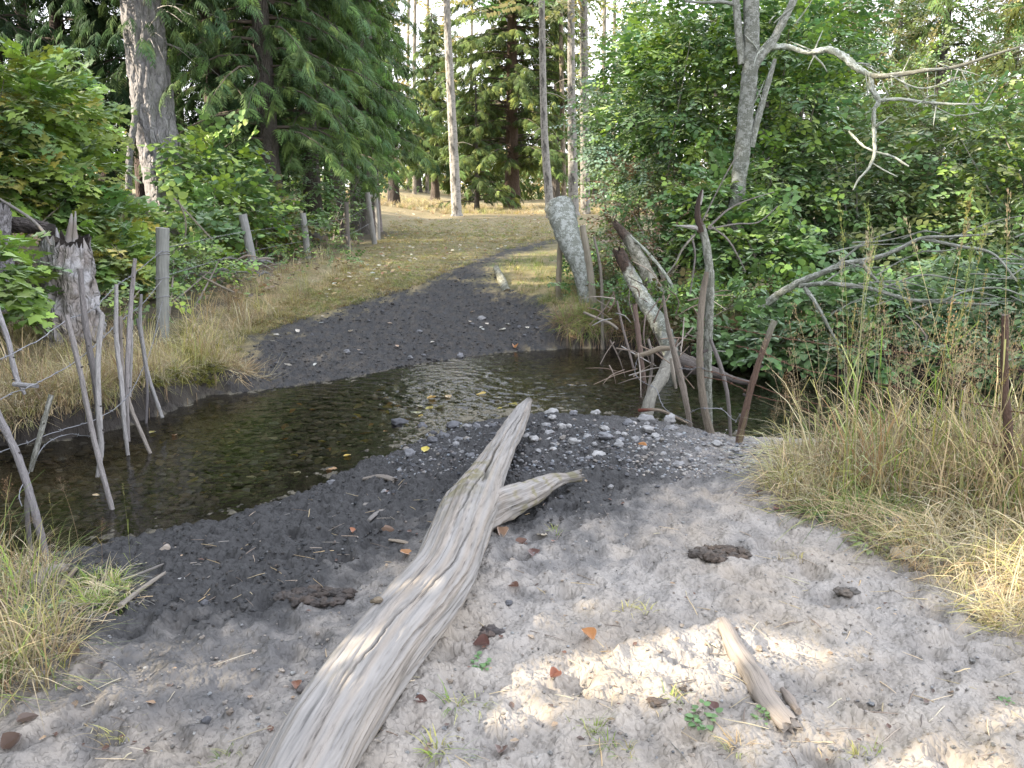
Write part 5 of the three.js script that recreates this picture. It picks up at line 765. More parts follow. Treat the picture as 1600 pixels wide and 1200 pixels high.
function dung(label, px, py, wpx, hpx, n, col, hgt) {
  const c = G(px, py), t = thing('dung_pile', label, 'dung', c), k = c.distanceTo(camera.position) / F, gs = [];
  for (let i = 0; i < n; i++) { const a = rnd(6.283), r = Math.sqrt(R()), x = Math.cos(a) * r * wpx * k * 0.46, z = Math.sin(a) * r * hpx * k * 1.1, s = Math.min(0.019, wpx * k * 0.26) * rnd(0.4, 1), g = lump(rnd(99), { detail: 3, a: 0.35, b: 0.2, c: 0.12 }); g.rotateY(rnd(6)); g.scale(s * rnd(1, 1.9), s * rnd(0.5, 1), s * rnd(1, 1.5)); g.translate(x, ground(c.x + x, c.z + z, false) - c.y + (1 - r) * hgt * R() + s * 0.3, z); gs.push(paint(g, tint(col, 0.3))); }
  part('crumbled_mass', mergeGeometries(gs), M.stone, t); return t;
}
dung('crumbly dark brown dung heap on the dry sand right of the log', 1128, 870, 92, 22, 90, [0.105, 0.08, 0.06], 0.016);
dung('flattened dark brown dung pat left of the log', 490, 936, 120, 26, 90, [0.075, 0.06, 0.05], 0.003);
dung('small dark clod on the sand left of the split plank', 1030, 1106, 28, 9, 8, [0.13, 0.105, 0.085], 0.01);
dung('crumb of dung just above the small dark clod', 1072, 1082, 15, 7, 5, [0.1, 0.075, 0.055], 0.01);
dung('dark crumbs on the sand right of the middle of the log', 768, 994, 32, 10, 9, [0.09, 0.07, 0.06], 0.006);
dung('flat dark clod far right on the sand', 1320, 930, 26, 7, 6, [0.13, 0.11, 0.09], 0.006);

function curlLeaf(s, curl, lobed) {
  const mb = new MB(), n = 6, m = 6, out = (t) => Math.pow(Math.sin(Math.PI * Math.pow(t, 0.8)), 0.8) * (lobed ? 1 + 0.25 * Math.sin(t * 18) : 1), id = [];
  for (let i = 0; i <= n; i++) { const row = [], t = i / n, w = 0.36 * out(clamp(t, 0.03, 0.99)); for (let j = 0; j <= m; j++) { const u = (j / m - 0.5) * 2, x = (t - 0.5), z = u * w; const y = curl * (0.9 * u * u * w + 0.35 * (t - 0.5) ** 2) + 0.05 * n2(t * 3 + s, u * 2) + 0.025 * Math.abs(u); row.push(mb.v(x * Math.cos(curl * 0.3 * x), y, z + 0.06 * curl * Math.sin(t * 4), [1, 1, 1].map((k) => k * (1 + 0.2 * n2(x * 6 + s, z * 6))), t, u)); } id.push(row); }
  for (let i = 0; i < n; i++) for (let j = 0; j < m; j++) mb.q(id[i][j], id[i][j + 1], id[i + 1][j + 1], id[i + 1][j]);
  return mb.geo();
}
const LV = [0, 1, 2, 3, 4, 5].map((k) => curlLeaf(k * 7.3, [0.4, 1.1, 0.7, 1.6, 0.25, 0.9][k], k % 3 === 2));
function fallen(label, px, py, wpx, col, k = 1, floating = false) {
  const p = floating ? atY(px, py, W + 0.006) : G(px, py), t = new THREE.Mesh(paint(LV[k % 6].clone(), col), M.leaf); t.name = numbered('fallen_leaf'); const s = wpx / F * p.distanceTo(camera.position);
  t.position.copy(p).add(V(0, floating ? 0 : s * 0.06, 0)); t.rotation.set(rnd(-0.25, 0.25), rnd(6.28), rnd(-0.25, 0.25)); t.scale.setScalar(s * (wpx > 30 ? 0.85 : 1.05)); t.castShadow = t.receiveShadow = true; tag(t, label, 'leaf'); scene.add(t); return t;
}
const ORA = [0.5, 0.24, 0.09], TAN = [0.5, 0.33, 0.19], PALE = [0.62, 0.54, 0.4], BRN = [0.16, 0.08, 0.05], RED = [0.13, 0.06, 0.045], YEL = [0.6, 0.48, 0.06];
fallen('bright orange curled leaf in the sunlit sand patch', 918, 1006, 27, ORA, 1); fallen('tan pinkish curled leaf touching the log below the fork', 783, 839, 24, [0.5, 0.33, 0.22], 3); fallen('whitish oval leaf just right of the fork', 846, 833, 22, PALE, 0);
fallen('orange brown leaf lying left of the log near the tan chip', 636, 872, 22, ORA, 0); fallen('round dark brown leaf on the sand right of the log', 802, 915, 18, BRN, 1); fallen('yellow leaf on the wet stones left of the log tip', 665, 708, 18, YEL, 0);
fallen('tan leaf at the waterline on the left of the mud', 519, 738, 18, [0.5, 0.3, 0.14], 0); fallen('orange leaf standing at the far water edge', 804, 545, 13, ORA, 3); fallen('large pale crumpled leaf at the edge of the right grass', 1406, 880, 40, PALE, 3);
fallen('reddish leaf near the lower middle of the log', 658, 1108, 20, RED, 1); fallen('brown red leaf at the lower edge of the sunny patch', 866, 1075, 22, [0.280, 0.104, 0.056], 3); fallen('dark maroon leaf on the sand below the round brown leaf', 752, 1016, 24, RED, 3);
fallen('rust leaf under the log fork beside the tan leaf', 815, 848, 20, BRN, 1); fallen('dark red leaf pair right of the fork', 833, 870, 24, RED, 2); fallen('orange scrap among the shore stones on the right', 1003, 701, 13, ORA, 1); fallen('brick orange leaf before the right grass', 1350, 808, 16, [0.360, 0.136, 0.072], 0);
fallen('maroon leaf at the right, beside the clover', 1112, 1108, 22, RED, 0); fallen('big brown curled leaf in the lower left corner', 20, 1166, 30, [0.13, 0.08, 0.055], 3); fallen('brown leaf on the lower left sand by the grass', 45, 1135, 24, [0.15, 0.105, 0.08], 1); fallen('tan curled leaf left of the grass edge', 108, 1030, 26, [0.26, 0.17, 0.1], 3); fallen('reddish brown leaf resting against the log side', 463, 1078, 20, [0.3, 0.14, 0.08], 1);
fallen('small orange brown leaf on the black mud', 553, 842, 14, [0.4, 0.16, 0.07], 1); fallen('curled tan leaf beside the small grey chip', 606, 829, 20, [0.3, 0.2, 0.14], 3); fallen('dark leaf near the lower right of the log', 782, 1170, 32, [0.17, 0.1, 0.07], 1); fallen('cream leaf on the far black mud', 785, 519, 11, [0.7, 0.66, 0.55], 0); fallen('second cream leaf on the far black mud, nearer the bank', 824, 514, 9, [0.7, 0.64, 0.52], 0);
fallen('yellow leaf floating in the riffle', 752, 616, 15, [0.62, 0.45, 0.12], 0, true); fallen('yellow orange leaf afloat at the left end of the riffle', 675, 622, 14, [0.5, 0.33, 0.1], 2, true); fallen('second tan leaf beside it in the riffle', 700, 620, 14, [0.5, 0.36, 0.18], 0, true);
fallen('yellow leaf floating close to the near shore', 543, 712, 13, [0.55, 0.38, 0.06], 0, true); fallen('olive leaf floating beside the hanging stick ends', 238, 676, 12, [0.280, 0.240, 0.048], 0, true); fallen('orange leaf floating right of the white footed stick', 272, 680, 11, [0.4, 0.2, 0.07], 0, true);
fallen('pale leaf floating beside the longest stick foot', 150, 774, 9, [0.6, 0.45, 0.25], 0, true); fallen('white leaf scrap on the mud at the lower left shore', 258, 860, 14, [0.6, 0.52, 0.44], 3); fallen('thin white scrap on the grey sand in the left', 284, 903, 14, [0.55, 0.53, 0.5], 0);
// ---------------------------------------------------------------- grass, stones, mud crumbs, litter
R = rng(808);
function tuft(n, h, spread, droop, w, heads = 0) {
  const mb = new MB();
  for (let i = 0; i < n; i++) {
    const a = rnd(6.283), r = spread * Math.sqrt(R()) * 0.4, p = V(Math.cos(a) * r, -0.02, Math.sin(a) * r), b = a + rnd(-0.9, 0.9), hh = h * rnd(0.45, 1.1), out = spread * rnd(0.3, 1.5), dr = droop * rnd(0.3, 1.5), tone = rnd(0.65, 1.3), c = [tone, tone, tone * rnd(0.85, 1.1)], wf = rnd(0.55, 1.7), s = V(-Math.sin(b), 0, Math.cos(b)), id = [], kink = rnd(-0.2, 0.2);
    for (let k = 0; k <= 4; k++) { const t = k / 4, q = p.clone().add(V(Math.cos(b) * out * t * t, hh * (t - dr * t * t * t * 0.75), Math.sin(b) * out * t * t)).addScaledVector(s, kink * hh * t * t), ww = w * wf * (1 - 0.85 * t * t) * 0.5; id.push([mb.v(q.x - s.x * ww, q.y, q.z - s.z * ww, c), mb.v(q.x + s.x * ww, q.y + ww * 0.4, q.z + s.z * ww, c)]); }
    for (let k = 0; k < 4; k++) mb.q(id[k][0], id[k][1], id[k + 1][1], id[k + 1][0]);
  }
  return mb.geo();
}
function panicle(h, open) {           // a tall stem with a loose seed head
  const mb = new MB(), bend = rnd(-0.15, 0.15), P = (t) => V(bend * h * t * t, h * t, 0.05 * h * t * t), st = [0.95, 0.95, 0.8];
  tube(mb, [P(-0.02), P(0.4), P(0.75), P(1)], [0.0022, 0.0018, 0.0012, 0.0006], { ns: 3, step: h / 5, rough: 0, color: st });
  const n = open ? 34 : 46;
  for (let i = 0; i < n; i++) { const t = open ? rnd(0.74, 1) : rnd(0.86, 1), p = P(t), a = rnd(6.283), l = (open ? 0.10 * (1.12 - t) * 4 : 0.012) * rnd(0.5, 1), d = V(Math.cos(a), rnd(0.1, 0.8), Math.sin(a)).normalize(), e = p.clone().addScaledVector(d, l), s = V(-Math.sin(a), 0, Math.cos(a)), k0 = rnd(0.75, 1.1), c = [k0, k0 * rnd(0.85, 0.97), k0 * rnd(0.7, 0.95)], w = 0.0009; const i0 = mb.v(p.x - s.x * w, p.y, p.z - s.z * w, c), i1 = mb.v(p.x + s.x * w, p.y, p.z + s.z * w, c), i2 = mb.v(e.x, e.y, e.z, c); mb.t(i0, i1, i2); const g = V(0.3 * d.x, 1, 0.3 * d.z).normalize().multiplyScalar(0.011), q = mb.v(e.x - s.x * 0.0022, e.y, e.z - s.z * 0.0022, c), q2 = mb.v(e.x + s.x * 0.0022, e.y, e.z + s.z * 0.0022, c), q3 = mb.v(e.x + g.x, e.y + g.y, e.z + g.z, c), q4 = mb.v(e.x - g.x * 0.4, e.y - g.y * 0.4, e.z - g.z * 0.4, c); mb.t(q, q2, q3); mb.t(q, q4, q2); }
  if (open === 0 || R() < 0.6) { for (const t of [0.15, 0.3, 0.48]) { const p = P(t), a = rnd(6.283), l = rnd(0.15, 0.3), s = V(-Math.sin(a), 0, Math.cos(a)).multiplyScalar(0.0025), m = p.clone().add(V(Math.cos(a) * l * 0.5, l * 0.6, Math.sin(a) * l * 0.5)), e = p.clone().add(V(Math.cos(a) * l, l * 0.45, Math.sin(a) * l)), k = [p.clone().sub(s), p.clone().add(s), m.clone().add(s), m.clone().sub(s), e].map((q) => mb.v(q.x, q.y, q.z, [0.8, 0.9, 0.5])); mb.q(k[0], k[1], k[2], k[3]); mb.t(k[3], k[2], k[4]); } }
  return mb.geo();
}
const TF = { tall: [0, 1, 2, 3].map(() => tuft(12, 0.62, 0.26, 0.5, 0.0046)), dry: [0, 1, 2, 3].map(() => tuft(22, 0.34, 0.24, 1.0, 0.004)), mat: [0, 1, 2].map(() => tuft(22, 0.20, 0.26, 1.25, 0.004)), low: [0, 1, 2].map(() => tuft(14, 0.085, 0.07, 0.6, 0.004)), far: [0, 1].map(() => tuft(26, 0.6, 0.35, 0.7, 0.012)), loose: [0, 1].map(() => panicle(1.0, 1)), spike: [0, 1].map(() => panicle(1.25, 0)) };
const STRAW = [0.52, 0.435, 0.275], STRAW2 = [0.43, 0.34, 0.205], GG = [0.2, 0.27, 0.065], GD = [0.13, 0.2, 0.05], BR = [0.27, 0.19, 0.11], PALEG = [0.38, 0.36, 0.14];
const inPoly = (x, y, P) => inside(x, y, P);
function scatter(P, n, fn) { const xs = P.map((p) => p[0]), ys = P.map((p) => p[1]), x0 = Math.min(...xs), x1 = Math.max(...xs), y0 = Math.min(...ys), y1 = Math.max(...ys); for (let i = 0, g = 0; i < n && g < n * 12; g++) { const x = rnd(x0, x1), y = rnd(y0, y1); if (!inPoly(x, y, P)) continue; i++; fn(x, y); } }
class Bed { constructor() { this.k = new Map(); } put(kind, p, s, c, tilt) { const gs = TF[kind], i = Math.floor(R() * gs.length), key = kind + i; if (!this.k.has(key)) this.k.set(key, [gs[i], new Inst()]); const q = new THREE.Quaternion().setFromEuler(new THREE.Euler(rnd(-0.22, 0.22), rnd(6.283), rnd(-0.22, 0.22))); if (tilt) q.premultiply(new THREE.Quaternion().setFromUnitVectors(V(0, 1, 0), tilt.clone().normalize())); this.k.get(key)[1].add(p, q, s, c); }
  build(name, label) { const t = tag(thing(name, label, 'grass'), null, null, null, 'stuff'); for (const [g, I] of this.k.values()) I.build('blades', g, M.grass, t); return t; } }
const okLand = (p) => !(inside(p.x, p.z, STREAM));
{ // tall grass, right
  const b = new Bed();
  const put = (x, z, front) => { const p = onG(x, z); if (!okLand(p)) return; const c = tint(pick(front ? [STRAW, STRAW, STRAW2, PALEG] : [STRAW, STRAW2, PALEG, STRAW, STRAW2, GG, BR]), 0.3); b.put(front ? pick(['dry', 'mat', 'dry']) : pick(['tall', 'tall', 'dry']), p, front ? rnd(0.8, 1.2) : rnd(0.75, 1.35), c); };
  scatter([[1290, 765], [1270, 735], [1300, 712], [1330, 700], [1440, 697], [2100, 700], [2200, 850], [1640, 830], [1500, 830], [1420, 800], [1340, 775]], 640, (x, y) => { const p = G(x, y); put(p.x, p.z, false); });
  scatter([[1205, 765], [1225, 705], [1290, 697], [1330, 760], [1320, 790], [1250, 785]], 60, (x, y) => { const p = G(x, y); put(p.x, p.z, true); });
  scatter([[1450, 900], [1420, 850], [1500, 820], [1700, 800], [2100, 850], [2000, 1050], [1620, 985], [1560, 940]], 330, (x, y) => { const p = G(x, y); put(p.x, p.z, true); });
  scatter([[1300, 770], [1480, 815], [1440, 850], [1330, 815], [1240, 790]], 130, (x, y) => b.put(pick(['low', 'low', 'mat']), G(x, y), rnd(0.7, 1.3), tint(pick([GG, GD, STRAW2, PALEG]), 0.3)));
  for (let i = 0; i < 90; i++) { const p = G(rnd(1240, 1700), rnd(705, 800)); if (okLand(p)) b.put('loose', p, rnd(0.65, 1.05), tint(pick([STRAW2, [0.36, 0.28, 0.18], STRAW]), 0.2)); }
  for (let i = 0; i < 48; i++) { const p = G(rnd(1290, 1720), rnd(705, 830)); if (okLand(p)) b.put('spike', p, rnd(0.7, 1.3), tint(pick([GG, PALEG, [0.46, 0.42, 0.27], [0.28, 0.34, 0.11]]), 0.2)); }
  for (let i = 0; i < 16; i++) { const p = G(rnd(1200, 1270), rnd(702, 716)); if (okLand(p)) b.put('loose', p, rnd(0.3, 0.55), tint(STRAW2, 0.2)); }
  scatter([[1180, 745], [1230, 720], [1330, 790], [1460, 850], [1440, 910], [1560, 960], [1600, 1010], [1500, 960], [1420, 900], [1320, 840], [1230, 800]], 130, (x, y) => { const p = G(x, y); if (okLand(p)) b.put('mat', p, rnd(0.35, 0.8), tint(pick([STRAW, STRAW2, STRAW, PALEG]), 0.25), V(rnd(-1, 1), rnd(0.1, 0.6), rnd(-0.4, 1))); });
  b.build('tall_grass', 'tall dry and green seeding grass along the right wire fence');
}
{ // grass, lower left
  const b = new Bed();
  scatter([[-500, 930], [-60, 905], [40, 880], [110, 868], [150, 880], [175, 925], [140, 980], [90, 1030], [60, 1080], [-30, 1120], [-400, 1170]], 340, (x, y) => { const p = G(x, y), e = sst(40, 150, x); if (okLand(p)) b.put(e > 0.4 ? pick(['mat', 'low', 'low']) : pick(['dry', 'tall', 'mat']), p, rnd(0.6, 1.1) * (1 - 0.35 * e), tint(pick([STRAW, STRAW, STRAW2, PALEG, GG, BR]), 0.25)); });
  scatter([[120, 900], [200, 905], [205, 940], [150, 960], [100, 940]], 60, (x, y) => b.put('low', G(x, y), rnd(0.8, 1.5), tint(pick([GG, PALEG, STRAW]), 0.3)));
  for (const [x, y, s] of [[128, 880, 0.42], [118, 905, 0.35], [30, 900, 0.5], [160, 885, 0.3]]) b.put('loose', G(x, y), s, tint([0.4, 0.28, 0.19], 0.1));
  for (const [x, y, s] of [[205, 900, 0.36], [60, 890, 0.4], [-10, 910, 0.55], [95, 900, 0.3], [15, 930, 0.4]]) b.put('spike', G(x, y), s, tint(PALEG, 0.2));
  b.build('bank_grass', 'mixed straw and green grass in the lower left corner');
}
{ // dry grass on the left far bank, also hanging over the cut
  const b = new Bed();
  scatter([[-300, 560], [0, 520], [90, 505], [170, 520], [250, 545], [340, 470], [400, 430], [520, 395], [560, 400], [540, 430], [470, 475], [400, 520], [350, 560], [250, 600], [160, 640], [60, 660], [-300, 720]], 1500, (x, y) => { const p = G(x, y); if (okLand(p)) b.put(pick(['dry', 'dry', 'mat', 'tall']), p, rnd(0.65, 1.1) * (x > 330 ? 0.85 : 1), tint(pick(x > 240 && y > 520 ? [PALEG, [0.26, 0.25, 0.06], STRAW2, STRAW] : [STRAW, STRAW, STRAW2, BR, PALEG]), 0.25)); });
  for (let i = 0; i < FAR.length - 1; i++) { const [ax, az, ac] = FAR[i], [bx, bz] = FAR[i + 1]; if (ax > -2.5 || ac < 0.3 || ax < -9) continue; const n = Math.hypot(bx - ax, bz - az) * 90; for (let k = 0; k < n; k++) { const t = R(), o = rnd(0.2, 0.42), nx = -(bz - az), nz = bx - ax, l = Math.hypot(nx, nz), x = lerp(ax, bx, t), z = lerp(az, bz, t), sgn = -1, px = x + sgn * nx / l * o * -1, pz = z + sgn * nz / l * o * -1; const p1 = V(px, 0, pz), f = inside(px, pz, STREAM) ? V(x + sgn * nx / l * o, 0, z + sgn * nz / l * o) : p1; const dir = V(x - f.x, 0, z - f.z).normalize(); b.put(pick(['dry', 'mat', 'mat']), onG(f.x, f.z, -0.01), rnd(0.5, 0.85), tint(pick([STRAW, STRAW2, BR, PALEG]), 0.3), V(dir.x * rnd(0.6, 1.4), rnd(0.05, 0.9), dir.z * rnd(0.6, 1.4))); } }
  b.build('dry_grass', 'dry straw coloured grass on the left bank by the fence, hanging over the cut');
}
{ // grass at the right end of the path and over the cut bank there
  const b = new Bed();
  scatter([[770, 412], [860, 380], [935, 400], [960, 470], [940, 512], [870, 488], [800, 452]], 520, (x, y) => b.put(pick(['dry', 'mat', 'low', 'low']), G(x, y), rnd(0.5, 0.9), tint(pick([GG, PALEG, STRAW2, GD, [0.2, 0.2, 0.06]]), 0.3)));
  for (let i = 0; i < 420; i++) { const x = rnd(870, 1320), p = G(x, 0.06 * (x - 930) + rnd(500, 520)); if (!okLand(p)) continue; b.put(pick(['mat', 'dry']), p, rnd(0.5, 1), tint(pick(x > 960 ? [BR, [0.14, 0.1, 0.06], GD] : [PALEG, BR, GG]), 0.3), V(rnd(-0.6, 0.3), rnd(-0.3, 0.8), rnd(0.4, 1.2))); }
  b.build('bank_grass', 'green and brown grass along the right cut bank and path end');
}
{ // hanging roots under the right bank
  const t = tag(thing('bank_roots', 'tangle of thin dark roots hanging under the right bank', 'roots'), null, null, null, 'stuff'), mb = new MB();
  for (let i = 0; i < 260; i++) { const x = rnd(880, 1330), p = G(x, 0.055 * (x - 900) + rnd(497, 520)); if (!okLand(p)) continue; const l = rnd(0.12, 0.4), dx = rnd(-0.18, 0.18); tube(mb, [p, p.clone().add(V(dx * 0.6, -l * 0.3, rnd(0.06, 0.16))), p.clone().add(V(dx, -l, rnd(0.08, 0.22)))], [0.005, 0.004, 0.0015], { ns: 4, step: 0.08, color: tint([0.16, 0.115, 0.08], 0.4) }); }
  for (let i = 0; i < 60; i++) { const p = G(rnd(60, 340), rnd(585, 640)), l = rnd(0.1, 0.25); tube(mb, [p, p.clone().add(V(0.03, -l * 0.4, 0.08)), p.clone().add(V(rnd(-0.05, 0.08), -l, 0.1))], [0.004, 0.003, 0.001], { ns: 4, step: 0.08, color: tint([0.22, 0.16, 0.1], 0.4) }); }
  part('root_strands', mb.geo(), M.dead, t).userData.kind = 'stuff';
}
{ // meadow turf and the fringe of straw before the far wood
  const b = new Bed();
  scatter([[520, 430], [600, 372], [610, 345], [860, 340], [880, 372], [790, 392], [690, 430], [640, 452], [540, 480], [470, 500], [400, 525], [390, 505]], 5200, (x, y) => { const p = G(x, y); const g = fbm(p.x * 0.8, p.z * 0.8, 3); b.put('low', p, rnd(0.6, 1.2) * (y < 380 ? 1.6 : 1), tint(pick(g > 0.1 ? [PALEG, GG, [0.28, 0.26, 0.09], STRAW2] : [STRAW2, PALEG, [0.26, 0.24, 0.08], [0.3, 0.22, 0.08]]), 0.3)); });
  for (let i = 0; i < 1500; i++) { const d = rnd(37, 50), x = pt(rnd(520, 1060), 300, d).x; b.put('far', onG(x, -d), rnd(0.35, 0.85), tint(pick([STRAW, STRAW2, STRAW, PALEG]), 0.3)); }
  b.build('meadow_grass', 'short yellowing meadow turf beyond the ford with a straw fringe');
}
{ // moss on the rim of the left bank
  const I = new Inst(), g = tuft(16, 0.03, 0.04, 0.5, 0.004);
  scatter([[200, 590], [255, 575], [300, 540], [370, 540], [385, 555], [350, 580], [330, 600], [270, 600], [215, 605]], 1100, (x, y) => { const p = G(x, y); if (okLand(p)) I.add(p, new THREE.Quaternion().setFromEuler(new THREE.Euler(rnd(-0.4, 0.6), rnd(6), rnd(-0.3, 0.3))), rnd(0.8, 1.6), tint([0.21, 0.21, 0.035], 0.3)); });
  const t = tag(thing('moss', 'yellow green moss on the rim of the left cut bank', 'moss'), null, null, null, 'stuff'); I.build('moss_shoots', g, M.grass, t);
}
// stones: each of the larger ones is a piece of the ground
const ST = [0, 1, 2, 3, 4, 5, 6, 7].map((k) => lump(k * 5.7 + 1, { detail: 3, a: 0.3, b: 0.035, c: 0.008 }));
const SC = [[0.29, 0.285, 0.28], [0.2, 0.2, 0.207], [0.12, 0.12, 0.127], [0.25, 0.225, 0.195], [0.075, 0.075, 0.08], [0.2, 0.175, 0.16], [0.38, 0.37, 0.355]].map((c) => ST.map((g) => paint(g.clone(), c)));
function stone(px, py, w, ci) {
  const p = G(px, py), r = w / F * p.distanceTo(camera.position) / 2, m = new THREE.Mesh(SC[ci][Math.floor(R() * 8)], M.stone); m.name = 'stone'; m.castShadow = m.receiveShadow = true;
  m.position.copy(p).add(V(0, r * 0.28, 0)); m.rotation.set(rnd(-0.25, 0.25), rnd(6.28), rnd(-0.25, 0.25)); m.scale.set(r * rnd(0.9, 1.15), r * rnd(0.5, 0.75), r * rnd(0.7, 1)); groundMesh.add(m);
}
for (const [x, y, w, c] of [[862, 648, 24, 6], [932, 647, 20, 6], [730, 673, 18, 0], [640, 716, 18, 1], [834, 692, 18, 6], [820, 687, 14, 6], [868, 692, 12, 0], [896, 694, 17, 6], [934, 711, 26, 6], [853, 666, 15, 0], [878, 671, 18, 6], [860, 676, 20, 0], [944, 672, 15, 6], [1012, 677, 20, 6], [1010, 662, 24, 0], [1046, 664, 22, 6], [1048, 671, 20, 0], [1024, 681, 16, 6], [1030, 690, 15, 0], [918, 684, 16, 0], [945, 690, 22, 1], [967, 700, 18, 0], [708, 670, 24, 2], [694, 684, 26, 2], [716, 688, 18, 1], [745, 672, 16, 1], [770, 668, 16, 2], [624, 664, 28, 4], [660, 670, 16, 2], [676, 693, 22, 2], [488, 759, 13, 3], [518, 757, 14, 1], [612, 684, 12, 0], [612, 716, 12, 4], [896, 651, 14, 1], [752, 500, 12, 0], [542, 554, 11, 1], [641, 563, 12, 1], [719, 559, 13, 1], [655, 520, 10, 1], [1060, 684, 14, 0], [982, 664, 14, 1], [975, 682, 13, 6], [1392, 828, 34, 5], [1150, 705, 18, 0], [1120, 700, 20, 6], [1060, 728, 18, 0], [1090, 708, 16, 0], [795, 944, 12, 2], [320, 948, 14, 2], [345, 800, 10, 1], [572, 790, 12, 3], [600, 770, 9, 0], [470, 1085, 11, 5], [322, 1130, 14, 2], [906, 763, 10, 0]]) stone(x, y, w, c);
scatter([[600, 700], [700, 668], [800, 652], [1000, 658], [1150, 688], [1230, 700], [1200, 730], [1080, 735], [960, 722], [820, 715], [640, 726]], 105, (x, y) => stone(x, y, rnd(5.5, 12) * (R() < 0.12 ? 1.4 : 1), x > 820 ? pick([0, 0, 6, 1, 3, 2]) : pick([1, 2, 2, 4, 3, 0])));
scatter([[600, 725], [820, 720], [1080, 745], [1000, 790], [700, 800], [500, 800]], 36, (x, y) => stone(x, y, rnd(6, 10), pick([1, 2, 2, 4, 0])));
scatter([[400, 600], [560, 580], [800, 545], [850, 520], [600, 480], [450, 530]], 12, (x, y) => stone(x, y, rnd(5, 8), pick([1, 2, 4])));
{
  const add = (I, p, s, c, flat = 0.6) => I.add(p, new THREE.Quaternion().setFromEuler(new THREE.Euler(rnd(-0.3, 0.3), rnd(6.28), rnd(-0.3, 0.3))), V(s * rnd(0.8, 1.2), s * flat * rnd(0.7, 1.2), s * rnd(0.7, 1)), c), small = lump(3, { detail: 1, a: 0.35, b: 0.15 }), crumb = lump(9, { detail: 2, a: 0.45, b: 0.22 });
  const gr = new Inst(), cl = new Inst(), bed = new Inst();
  scatter([[590, 715], [700, 664], [880, 654], [1080, 666], [1260, 696], [1230, 735], [1080, 750], [900, 735], [760, 745], [620, 745]], 3600, (x, y) => add(gr, G(x, y), rnd(0.004, 0.014), tint(pick(x > 980 ? [[0.36, 0.35, 0.33], [0.28, 0.27, 0.26], [0.42, 0.4, 0.37], [0.2, 0.19, 0.19]] : [[0.1, 0.1, 0.105], [0.2, 0.2, 0.2], [0.07, 0.07, 0.075], [0.3, 0.3, 0.3], [0.12, 0.11, 0.11]]), 0.25)));
  scatter([[180, 860], [430, 790], [590, 720], [1080, 740], [1180, 760], [1500, 960], [1500, 1190], [100, 1190], [150, 960]], 320, (x, y) => add(gr, G(x, y), rnd(0.003, 0.008), tint(pick([[0.3, 0.28, 0.26], [0.2, 0.19, 0.18], [0.4, 0.37, 0.34], [0.26, 0.22, 0.18]]), 0.25)));
  const clods = (P, n, s0, s1, cs) => scatter(P, n, (x, y) => { const p = G(x, y); add(cl, p.add(V(0, -0.001, 0)), rnd(s0, s1) * (R() < 0.07 ? 1.8 : 1), tint(pick(cs), 0.25), 0.7); });
  clods([[120, 880], [290, 826], [430, 790], [560, 728], [880, 690], [1050, 730], [980, 790], [850, 822], [690, 800], [560, 880], [330, 990], [200, 960]], 2200, 0.002, 0.009, [[0.07, 0.068, 0.066], [0.062, 0.06, 0.058], [0.08, 0.077, 0.074]]);
  clods([[340, 606], [400, 540], [520, 488], [640, 450], [760, 405], [800, 450], [910, 520], [800, 548], [560, 585]], 2200, 0.005, 0.015, [[0.07, 0.068, 0.066], [0.062, 0.06, 0.058], [0.08, 0.077, 0.074]]);
  clods([[480, 960], [700, 820], [1100, 760], [1400, 880], [1600, 1000], [1600, 1190], [80, 1190], [150, 1010]], 1800, 0.002, 0.007, [[0.42, 0.38, 0.33], [0.3, 0.27, 0.23], [0.38, 0.35, 0.32], [0.4, 0.345, 0.28], [0.36, 0.33, 0.3], [0.34, 0.31, 0.28]]);
  scatter([[0, 705], [180, 690], [330, 625], [560, 595], [800, 560], [950, 552], [1250, 590], [1250, 690], [900, 648], [700, 664], [560, 720], [430, 780], [200, 830], [0, 860]], 5200, (x, y) => { const p = atY(x, y, W - 0.1); p.y = ground(p.x, p.z) + 0.004; if (!inside(p.x, p.z, STREAM) || p.y > W - 0.03) return; add(bed, p, rnd(0.012, 0.05), tint(pick([[0.11, 0.095, 0.06], [0.15, 0.13, 0.085], [0.085, 0.075, 0.05], [0.2, 0.17, 0.1], [0.12, 0.11, 0.09], [0.24, 0.22, 0.18], [0.07, 0.06, 0.04]]), 0.25), 0.4); });
  gr.build('gravel', small, M.stone, groundMesh); cl.build('mud_crumbs', crumb, M.crumb, groundMesh); bed.build('stream_pebbles', small, M.stone, groundMesh);
}
